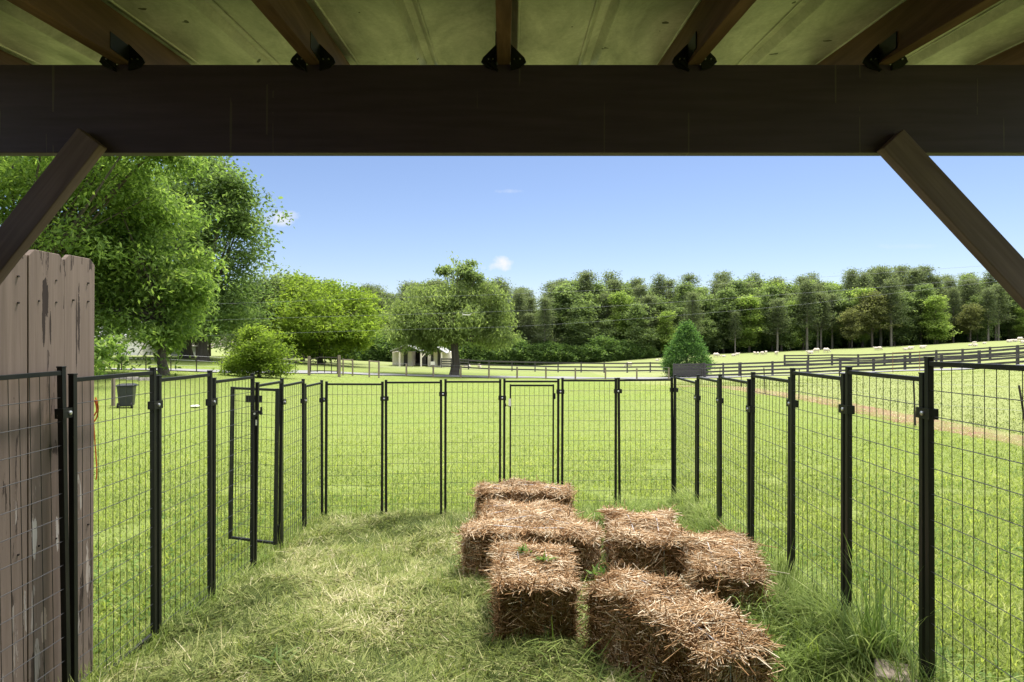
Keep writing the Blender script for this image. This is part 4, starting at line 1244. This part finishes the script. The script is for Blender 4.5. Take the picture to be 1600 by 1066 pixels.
# corner pen of close boards by the cedar
t = thing('close_board_fence', 'grey close boarded fence panel beneath the cedar', 'fence', GP(1053, 57))
a, c = GP(1053, 57), GP(1100, 57)
for k_ in range(6):
    b = MB(); zz = .28 + k_ * .2
    b.bar(a + Vector((0, -.1, zz)), c + Vector((0, -.1, zz - .02)), .03, .175); b.build('board', MAT['fence_dark'], t)
for p in (a, a.lerp(c, .5), c):
    b = MB(); b.box((p.x, p.y, p.z + .6), (.16, .14, 1.6)); b.build('post', MAT['fence_dark'], t)
rail_fence('board_rail_fence', 'short board fence joining the close boards to the road fence', [(1102, 56.4), (1130, 56.8), (1155, 56.9)], 1.22, 4, .13, MAT['fence_dark'])

def wire_fence(name, label, posts, hs, pr, mat, wires=(.4, .75, 1.05), leanx=None, wr=.006):
    W_ = [GP(px, d) for px, d in posts]
    t = thing(name, label, 'fence', W_[0])
    for i, p in enumerate(W_):
        h = hs[i] if hasattr(hs, '__len__') else hs
        lx = 0 if leanx is None else leanx[i]
        b = MB(); b.tube([p - Vector((0, 0, .3)), p + Vector((lx * h, 0, h))], pr, 8); b.build('post', mat, t)
    for zz in wires:
        b = MB()
        for i in range(len(W_) - 1): b.tube([W_[i] + Vector((0, 0, zz)), W_[i + 1] + Vector((0, 0, zz))], wr, 4, False)
        b.build('wire', MAT['power'], t)
    return t
def roadpt(px, off=-2.3):
    for d in np.linspace(34, 60, 400):
        x = (px - 800) / FPX * d
        if d > road_y(x) + off: return (px, d)
    return (px, 50)
wire_fence('wire_fence', 'wire fence on thin dark posts along the left stretch of road', [roadpt(px) for px in (158, 171, 190, 228, 267, 307, 346, 384, 424, 462)], .95, .035, MAT['tpost'])
wire_fence('wire_fence', 'wire fence on pale wooden posts along the middle of the road', [roadpt(px) for px in (592, 635, 677, 720, 764, 808, 853, 899, 946, 995, 1045)], 1.05, .075, MAT['post'])
wire_fence('wire_fence', 'sagging wire fence on thin leaning steel posts at the bare strip', [(1610, 11.6), (1431, 13.6), (1318, 17), (1248, 19.5), (1196, 22), (1159, 26), (1125, 31), (1095, 37)], [1.0, 1.03, 1.0, .95, .95, .95, .9, .9], .018, MAT['tpost'], (.5, .95), [-.22, -.05, -.12, .02, -.06, -.05, 0, .05], .0025)
# farm gate with its wooden posts
t = thing('farm_gate', 'tubular metal farm gate hung between two wooden posts', 'gate', GP(483, 43))
a, c = GP(483, 43), GP(530, 43)
for p, h in ((a, 1.35), (c, 1.55)):
    b = MB(); b.tube([p - Vector((0, 0, .3)), p + Vector((0, 0, h))], .11, 8); b.build('post', MAT['post'], t)
for z0_, z1_ in ((1.12, 1.38), (.72, .92), (.3, .42)):
    b = MB(); b.tube([a + Vector((.12, -.05, z0_)), a.lerp(c, .35) + Vector((0, -.05, z1_ - .05)), c + Vector((-.15, -.05, z1_))], .035, 6)
    b.build('rail', MAT['tpost'], t)
for f in (.06, .28, .52, .75, .94):
    b = MB(); b.tube([a.lerp(c, f) + Vector((0, -.05, .25)), a.lerp(c, f) + Vector((0, -.05, 1.15 + .23 * min(1, f * 2)))], .03, 6); b.build('upright', MAT['tpost'], t)
for lab, pa, pb, h in (('wooden brace frame of two posts and a top rail right of the farm gate', 536, 551, 1.25), ('lone wooden brace frame in the roadside wire fence', 577, 592, 1.28)):
    t = thing('brace_frame', lab, 'fence frame', GP(pa, 45)); a, c = GP(pa, 45), GP(pb, 45)
    for p in (a, c):
        b = MB(); b.tube([p - Vector((0, 0, .3)), p + Vector((0, 0, h))], .06, 8); b.build('post', MAT['post'], t)
    b = MB(); b.tube([a + Vector((0, 0, h - .08)), c + Vector((0, 0, h - .08))], .04, 8); b.build('rail', MAT['post'], t)
# rusty wire gate frame on the right
t = thing('gate_frame', 'thin rusty tube gate leaning by the four board fence', 'gate', GP(1395, 46)); a, c = GP(1395, 46), GP(1437, 46)
b = MB()
for p in (a, c): b.tube([p, p + Vector((0, 0, 1.55))], .02, 6)
b.tube([a + Vector((0, 0, 1.5)), c + Vector((0, 0, 1.5))], .02, 6)
b.build('frame', plain('rust', (.22, .11, .06), .8, .2), t)

# ------------------------------------------------------------------ shed, houses
def shed():
    d = 84; base = GP(630, d); z0 = base.z
    t = thing('barn', 'cream walled barn with grey roof and open post porch behind the oak', 'barn', base)
    def X(px, dd=d): return (px - 800) / FPX * dd
    b = MB(); xa, xb_ = X(613), X(643); zt = P(0, 550, d).z
    b.box(((xa + xb_) / 2, d + 2, (z0 - .3 + zt) / 2), (xb_ - xa, 4, zt - z0 + .3)); b.build('wall', MAT['cream'], t)
    xc, xd = X(668), X(704); b = MB(); b.box(((xc + xd) / 2, d + 2.2, (z0 - .4 + zt) / 2), (xd - xc, 4, zt - z0 + .4)); b.build('wall', MAT['cream'], t)
    b = MB(); b.box(((X(643) + X(668)) / 2, d + 3.5, (z0 - .3 + zt) / 2), (X(668) - X(643), .2, zt - z0 + .3)); b.build('stall', MAT['dark_void'], t)
    for px_a, px_b in ((631, 637), (661, 665), (673, 677), (683.5, 689)):
        b = MB(); b.box(((X(px_a) + X(px_b)) / 2, d - .02 + (0.2 if px_a > 650 else 0), z0 + (1.0 if px_a < 650 else 1.25)), (X(px_b) - X(px_a), .08, 2.0 if px_a < 650 else 2.5)); b.build('door', MAT['fence_dark'], t)
    for px in (624.5, 658, 690):
        b = MB(); pp_ = GP(px, d - 2.6); b.box((pp_.x, pp_.y, (pp_.z - .2 + zt) / 2), (.2, .2, zt - pp_.z + .25)); b.build('post', MAT['cream'], t)
    b = MB(); pp_ = GP(658, d - 2.6); b.bar((pp_.x, pp_.y, zt - .8), (pp_.x + .75, pp_.y, zt + .05), .12, .12); b.build('brace', MAT['cream'], t)
    def gable(x0_, x1_, y0_, y1_, ze, zr):
        b = MB(); xm = (x0_ + x1_) / 2; o = .1
        for dz in (0,):
            vs = [(x0_, y0_, ze), (xm, y0_, zr), (x1_, y0_, ze), (x0_, y1_, ze), (xm, y1_, zr), (x1_, y1_, ze)]
            vs += [(x, y, z_ + o) for x, y, z_ in vs]
            b.add(vs, [(0, 3, 4, 1), (1, 4, 5, 2), (6, 7, 10, 9), (7, 8, 11, 10), (0, 1, 7, 6), (1, 2, 8, 7), (3, 9, 10, 4), (4, 10, 11, 5), (0, 6, 9, 3), (2, 5, 11, 8)])
        b.build('roof', MAT['roof_grey'], t)
    gable(X(616), X(663), d - 3.0, d + 4.2, P(0, 549, d).z + .02, P(0, 539, d).z)
    gable(X(672), X(701), d - 3.0, d + 4.5, P(0, 553, d).z + .08, P(0, 543, d).z)
    b = MB(); b.box(P(676, 568, d - 3.4), (.55, .1, .5)); tag(b.build('notice_board', MAT['white_paint']), 'small white board on the dark rails under the barn porch', 'board')
shed()
def house():
    d = 82; base = GP(165, d); z0 = base.z
    t = thing('white_house', 'white walled house half hidden behind the left hand trees', 'house', base)
    x0_, x1_ = (90 - 800) / FPX * d, (218 - 800) / FPX * d; zt = P(0, 528, d).z
    b = MB(); b.box(((x0_ + x1_) / 2, d + 4, (z0 - .4 + zt) / 2), (x1_ - x0_, 8, zt - z0 + .4)); b.build('wall', MAT['white_paint'], t)
    b = MB(); zr = zt + 2.4; vs = [(x0_ - .3, d - .4, zt), (x1_ + .3, d - .4, zt), (x1_ + .3, d + 4, zr), (x0_ - .3, d + 4, zr), (x0_ - .3, d + 8.4, zt), (x1_ + .3, d + 8.4, zt)]
    vs += [(x, y, z_ + .15) for x, y, z_ in vs]
    b.add(vs, [(3, 2, 1, 0), (4, 5, 2, 3), (6, 7, 8, 9), (9, 8, 11, 10), (0, 1, 7, 6), (5, 4, 10, 11), (0, 6, 9, 3), (3, 9, 10, 4), (1, 2, 8, 7), (2, 5, 11, 8)]); b.build('roof', MAT['roof_grey'], t)
    for px in (118,):
        b = MB(); xw_ = (px - 800) / FPX * d; b.box((xw_, d - .03, zt - 1.1), (.9, .1, 1.3)); b.build('window', MAT['dark_void'], t)
house()
t = thing('grey_shed', 'small grey shed beside the thick dark trunk', 'shed', GP(279, 66))
p = GP(279, 66); b = MB(); b.box((p.x, p.y + 1, p.z + .35), (1.6, 2, 1.4)); b.build('wall', plain('grey_siding', (.25, .26, .26), .8), t)
b = MB(); b.box((p.x, p.y + 1, p.z + 1.09), (1.9, 2.3, .08)); b.build('roof', MAT['roof_grey'], t)

# ------------------------------------------------------------------ bin, post, disc, edging
def bin_():
    d = 19.5; p = GP(198, d)
    t = thing('wheeled_bin', 'charcoal wheeled rubbish bin on the lawn beside a thin post', 'rubbish bin', p)
    def ring(z_, w, dp, sh=0): return [(p.x + sx * w / 2, p.y + sy * dp / 2 + sh, p.z + z_) for sx, sy in ((-1, -1), (1, -1), (1, 1), (-1, 1))]
    b = MB(); vs = ring(.06, .37, .40) + ring(.64, .44, .52) + ring(.70, .46, .55)
    fs = [(3, 2, 1, 0)]
    for k_ in (0, 4): fs += [(k_ + i, k_ + (i + 1) % 4, k_ + 4 + (i + 1) % 4, k_ + 4 + i) for i in range(4)]
    fs.append((8, 9, 10, 11)); b.add(vs, fs); b.build('body', MAT['plastic'], t, bevel=.02)
    b = MB(); vs = ring(.705, .50, .60) + ring(.745, .48, .58) + ring(.775, .36, .42, -.02); fs = [(3, 2, 1, 0)]
    for k_ in (0, 4): fs += [(k_ + i, k_ + (i + 1) % 4, k_ + 4 + (i + 1) % 4, k_ + 4 + i) for i in range(4)]
    fs.append((8, 9, 10, 11)); b.add(vs, fs); b.build('lid', MAT['plastic'], t, bevel=.015)
    b = MB(); b.tube([(p.x + .20, p.y - .2, p.z + .73), (p.x + .30, p.y - .2, p.z + .72), (p.x + .30, p.y + .2, p.z + .72)], .018, 6); b.build('handle', MAT['plastic'], t)
    for sx, sy in ((.19, -.22), (-.19, -.22)):
        b = MB(); b.tube([(p.x + sx - .025, p.y + sy, p.z + .085), (p.x + sx + .025, p.y + sy, p.z + .085)], .09, 14)
        w_ = b.build('wheel', MAT['rubber'], t)
        b = MB(); b.tube([(p.x + sx - .03, p.y + sy, p.z + .085), (p.x + sx + .03, p.y + sy, p.z + .085)], .035, 10); b.build('hub', MAT['bolt'], w_)
    t.rotation_euler = (0, 0, .36)
bin_()
b = MB(); p = GP(177, 19.8); b.box((p.x, p.y, p.z + .45), (.09, .09, 1.15)); tag(b.build('wooden_post', MAT['post'], bevel=.008), 'thin wooden post standing just left of the wheeled bin', 'post')
b = MB(); p = GP(305, 20.5); p = Vector((p.x, p.y, p.z + .05))
b.tube([p, p + Vector((0, 0, .02)), p + Vector((0, 0, .035))], [.15, .14, .1], 16); tag(b.build('throwing_disc', MAT['white_paint']), 'small white disc lying flat on the lawn beyond the left panels', 'disc')
stm = plain('edging_stone', (.38, .34, .3), .9, .2, 0, .3, 9)
t = thing('stone_edging', 'row of pale stones edging the bed before the leafy tree', 'edging', GP(208, 27))
for k_ in range(9):
    p = GP(182 + k_ * 6.2, 27 + .1 * (k_ % 3)); b = MB(); b.box((p.x, p.y, p.z + .05), (.17 + .02 * (k_ % 2), .2, .16), Matrix.Rotation(k_ * .7, 3, 'Z'), .8); b.build('stone', stm, t, bevel=.03)

# ------------------------------------------------------------------ power lines
def line(label, pts, d0, d1, r=.007):
    n = len(pts); W_ = [P(px, py, d0 + (d1 - d0) * i / (n - 1)) for i, (px, py) in enumerate(pts)]
    b = MB(); b.tube(smoothpts(W_, 6), r, 5); return tag(b.build('power_line', MAT['power']), label, 'power line')
line('topmost of the three power lines crossing in front of the wood', [(250, 478), (569, 467), (802, 459.5), (1052, 447.5), (1300, 432), (1700, 404)], 46, 40)
ln2 = line('middle power line, white splice hanging on it before the oak', [(250, 503), (436, 497), (850, 484), (1200, 462), (1525, 437), (1800, 413)], 46, 40)
line('lowest and faintest of the three power lines', [(250, 527), (594, 516), (850, 508), (1200, 481), (1425, 455), (1800, 412)], 46, 40, .006)
b = MB(); q = P(729, 491, 44.2)
b.tube([q + Vector((-.32, 0, .03)), q + Vector((-.2, 0, -.03)), q + Vector((.1, 0, -.06)), q + Vector((.3, 0, .0)), q + Vector((.36, 0, .06))], .022, 6)
b.tube([q + Vector((-.3, 0, -.06)), q + Vector((.28, 0, -.09))], .014, 6)
b.build('splice', MAT['white_paint'], ln2)

# ------------------------------------------------------------------ sheep
def sheep_mesh(name, lying, graze):
    b = MB()
    def ell(c, r, n=12, m=8):
        vs, fs = [], []
        for i in range(m + 1):
            th = math.pi * i / m
            for j in range(n):
                a_ = 2 * math.pi * j / n
                vs.append((c[0] + r[0] * math.sin(th) * math.cos(a_), c[1] + r[1] * math.sin(th) * math.sin(a_), c[2] + r[2] * math.cos(th)))
        for i in range(m):
            for j in range(n): fs.append((i * n + j, (i + 1) * n + j, (i + 1) * n + (j + 1) % n, i * n + (j + 1) % n))
        b.add(vs, fs)
    z0_ = .30 if lying else .60
    ell((0, 0, z0_), (.52, .28, .31)); ell((.26, 0, z0_ + .03), (.29, .26, .33)); ell((-.28, 0, z0_ + .02), (.30, .29, .33)); ell((-.56, 0, z0_), (.1, .06, .09))
    hx, hz = (.82, z0_ - .34) if graze else (.80, z0_ + .26)
    b.tube([(.42, 0, z0_ + .08), ((.42 + hx) / 2 + .03, 0, (z0_ + hz) / 2 + .06), (hx - .05, 0, hz + .02)], [.17, .13, .10], 10)
    b.tube([(hx - .08, 0, hz + .04), (hx + .04, 0, hz - .02), (hx + .17, 0, hz - .11), (hx + .2, 0, hz - .135)], [.09, .085, .055, .035], 10)
    for s_ in (-1, 1): b.tube([(hx - .04, s_ * .07, hz + .06), (hx - .06, s_ * .15, hz + .04), (hx - .06, s_ * .2, hz + .01)], [.03, .04, .02], 6)
    if lying:
        for s_ in (-1, 1):
            b.tube([(.3, s_ * .2, .14), (.48, s_ * .22, .08), (.62, s_ * .2, .05)], [.09, .05, .04], 8); b.tube([(-.35, s_ * .2, .15), (-.1, s_ * .27, .08), (.02, s_ * .26, .05)], [.12, .06, .04], 8)
    else:
        for s_ in (-1, 1):
            b.tube([(.33, s_ * .13, .55), (.35, s_ * .13, .30), (.33, s_ * .13, .28), (.34, s_ * .13, .0)], [.10, .05, .045, .04], 8)
            b.tube([(-.36, s_ * .14, .6), (-.30, s_ * .14, .42), (-.42, s_ * .14, .27), (-.40, s_ * .14, .0)], [.13, .09, .045, .04], 8)
    o = b.build(name, MAT['wool'], loc=(0, 0, 0))
    md = o.modifiers.new('remesh', 'REMESH'); md.mode = 'VOXEL'; md.voxel_size = .035
    dg = bpy.context.evaluated_depsgraph_get(); me = bpy.data.meshes.new_from_object(o.evaluated_get(dg))
    me.polygons.foreach_set('use_smooth', [True] * len(me.polygons)); me.name = name
    bpy.data.objects.remove(o)
    return me
SM = {'g': sheep_mesh('sheep', False, True), 's': sheep_mesh('sheep', False, False), 'l': sheep_mesh('sheep', True, False)}
SH = [(983, 572.5, 'g', 1.45, 3.14, 'white sheep grazing alone beyond the low three board fence'),
      (1027, 562.5, 'l', .9, 0, 'tiny white sheep at the top of the slope left of the cedar'),
      (1119, 557, 'g', 1.5, 0, 'white sheep right beside the cedar, largest of its group'),
      (1131, 556.5, 'l', .9, 3.14, 'small white sheep lying just right of the sheep beside the cedar'),
      (1146, 555, 'l', 1.0, 0, 'left sheep of the close pair a little right of the cedar'), (1152, 554.5, 's', .9, 0, 'right sheep of the close pair a little right of the cedar'),
      (1179, 553, 's', .95, 1.5, 'leftmost sheep of the standing foursome near the tree trunks'), (1184, 553, 'g', .9, 1.6, 'second sheep from the left in the standing foursome'),
      (1191, 553.5, 'g', 1.1, .6, 'third sheep from the left in the standing foursome, head down'), (1197, 552, 's', 1.0, 1.4, 'rightmost sheep of the standing foursome, head up'),
      (1213, 553.5, 's', 1.1, -1.5, 'single sheep facing the camera between two groups'),
      (1266, 551.5, 'l', 1.35, 3.14, 'left sheep of the trio, lying in front'), (1276, 549.5, 'g', 1.3, 3.14, 'middle sheep of the trio, standing behind'), (1291, 549.5, 'g', 1.4, 0, 'right sheep of the trio, grazing to the right'),
      (1369, 546, 's', 1.0, 1.9, 'left sheep of the pair above the four board fence'), (1374.5, 546, 'g', 1.1, .3, 'right sheep of the pair above the four board fence'),
      (1415, 545.5, 'l', .95, 3.14, 'leftmost of the three lying sheep in a row'), (1422.5, 544.5, 'l', 1.2, 0, 'middle of the three lying sheep in a row'), (1441.5, 543, 'l', 1.3, 0, 'rightmost of the three lying sheep in a row'),
      (1516, 539, 'l', .8, 0, 'low sheep lying below the pair under the wood'), (1522, 536.5, 's', .8, 0, 'upper sheep of the pair near the wood'), (1524, 539.5, 'l', 1.0, 3.14, 'lower sheep of the pair near the wood'),
      (1538, 536, 'l', .8, 0, 'small sheep alone near the top of the slope'),
      (1577, 533.5, 'l', 1.2, 0, 'leftmost sheep of the flock at the right edge'), (1586, 532.5, 'l', 1.1, 3.14, 'second sheep from the left in the flock at the right edge'), (1594, 532, 'g', 1.25, 0, 'standing sheep of the flock at the right edge'),
      (1599, 535, 'l', 1.2, 3.14, 'frontmost sheep of the flock, cut by the right edge'),
      (730, 574, 'l', 1.5, 3.14, 'pinkish sheep lying right of the oak trunk'), (749, 575, 'g', 1.2, -1.2, 'tan sheep standing in the shade right of the oak')]
for px, py, k_, sc_, rz, lab in SH:
    # where the line of sight through (px,py) meets the pasture
    best = 95
    for d in np.linspace(70, 108, 200):
        x = (px - 800) / FPX * d
        if G(x, d)[0] >= zpix(py + 1.5, d): best = d; break
    o = bpy.data.objects.new('sheep', SM[k_]); COL.objects.link(o)
    p = GP(px, best); o.location = (p.x, p.y, p.z - .02); s_ = min(.8, sc_ * .6); o.scale = (s_,) * 3; o.rotation_euler = (0, 0, rz)
    tag(o, lab, 'sheep', 'sheep in the pasture')
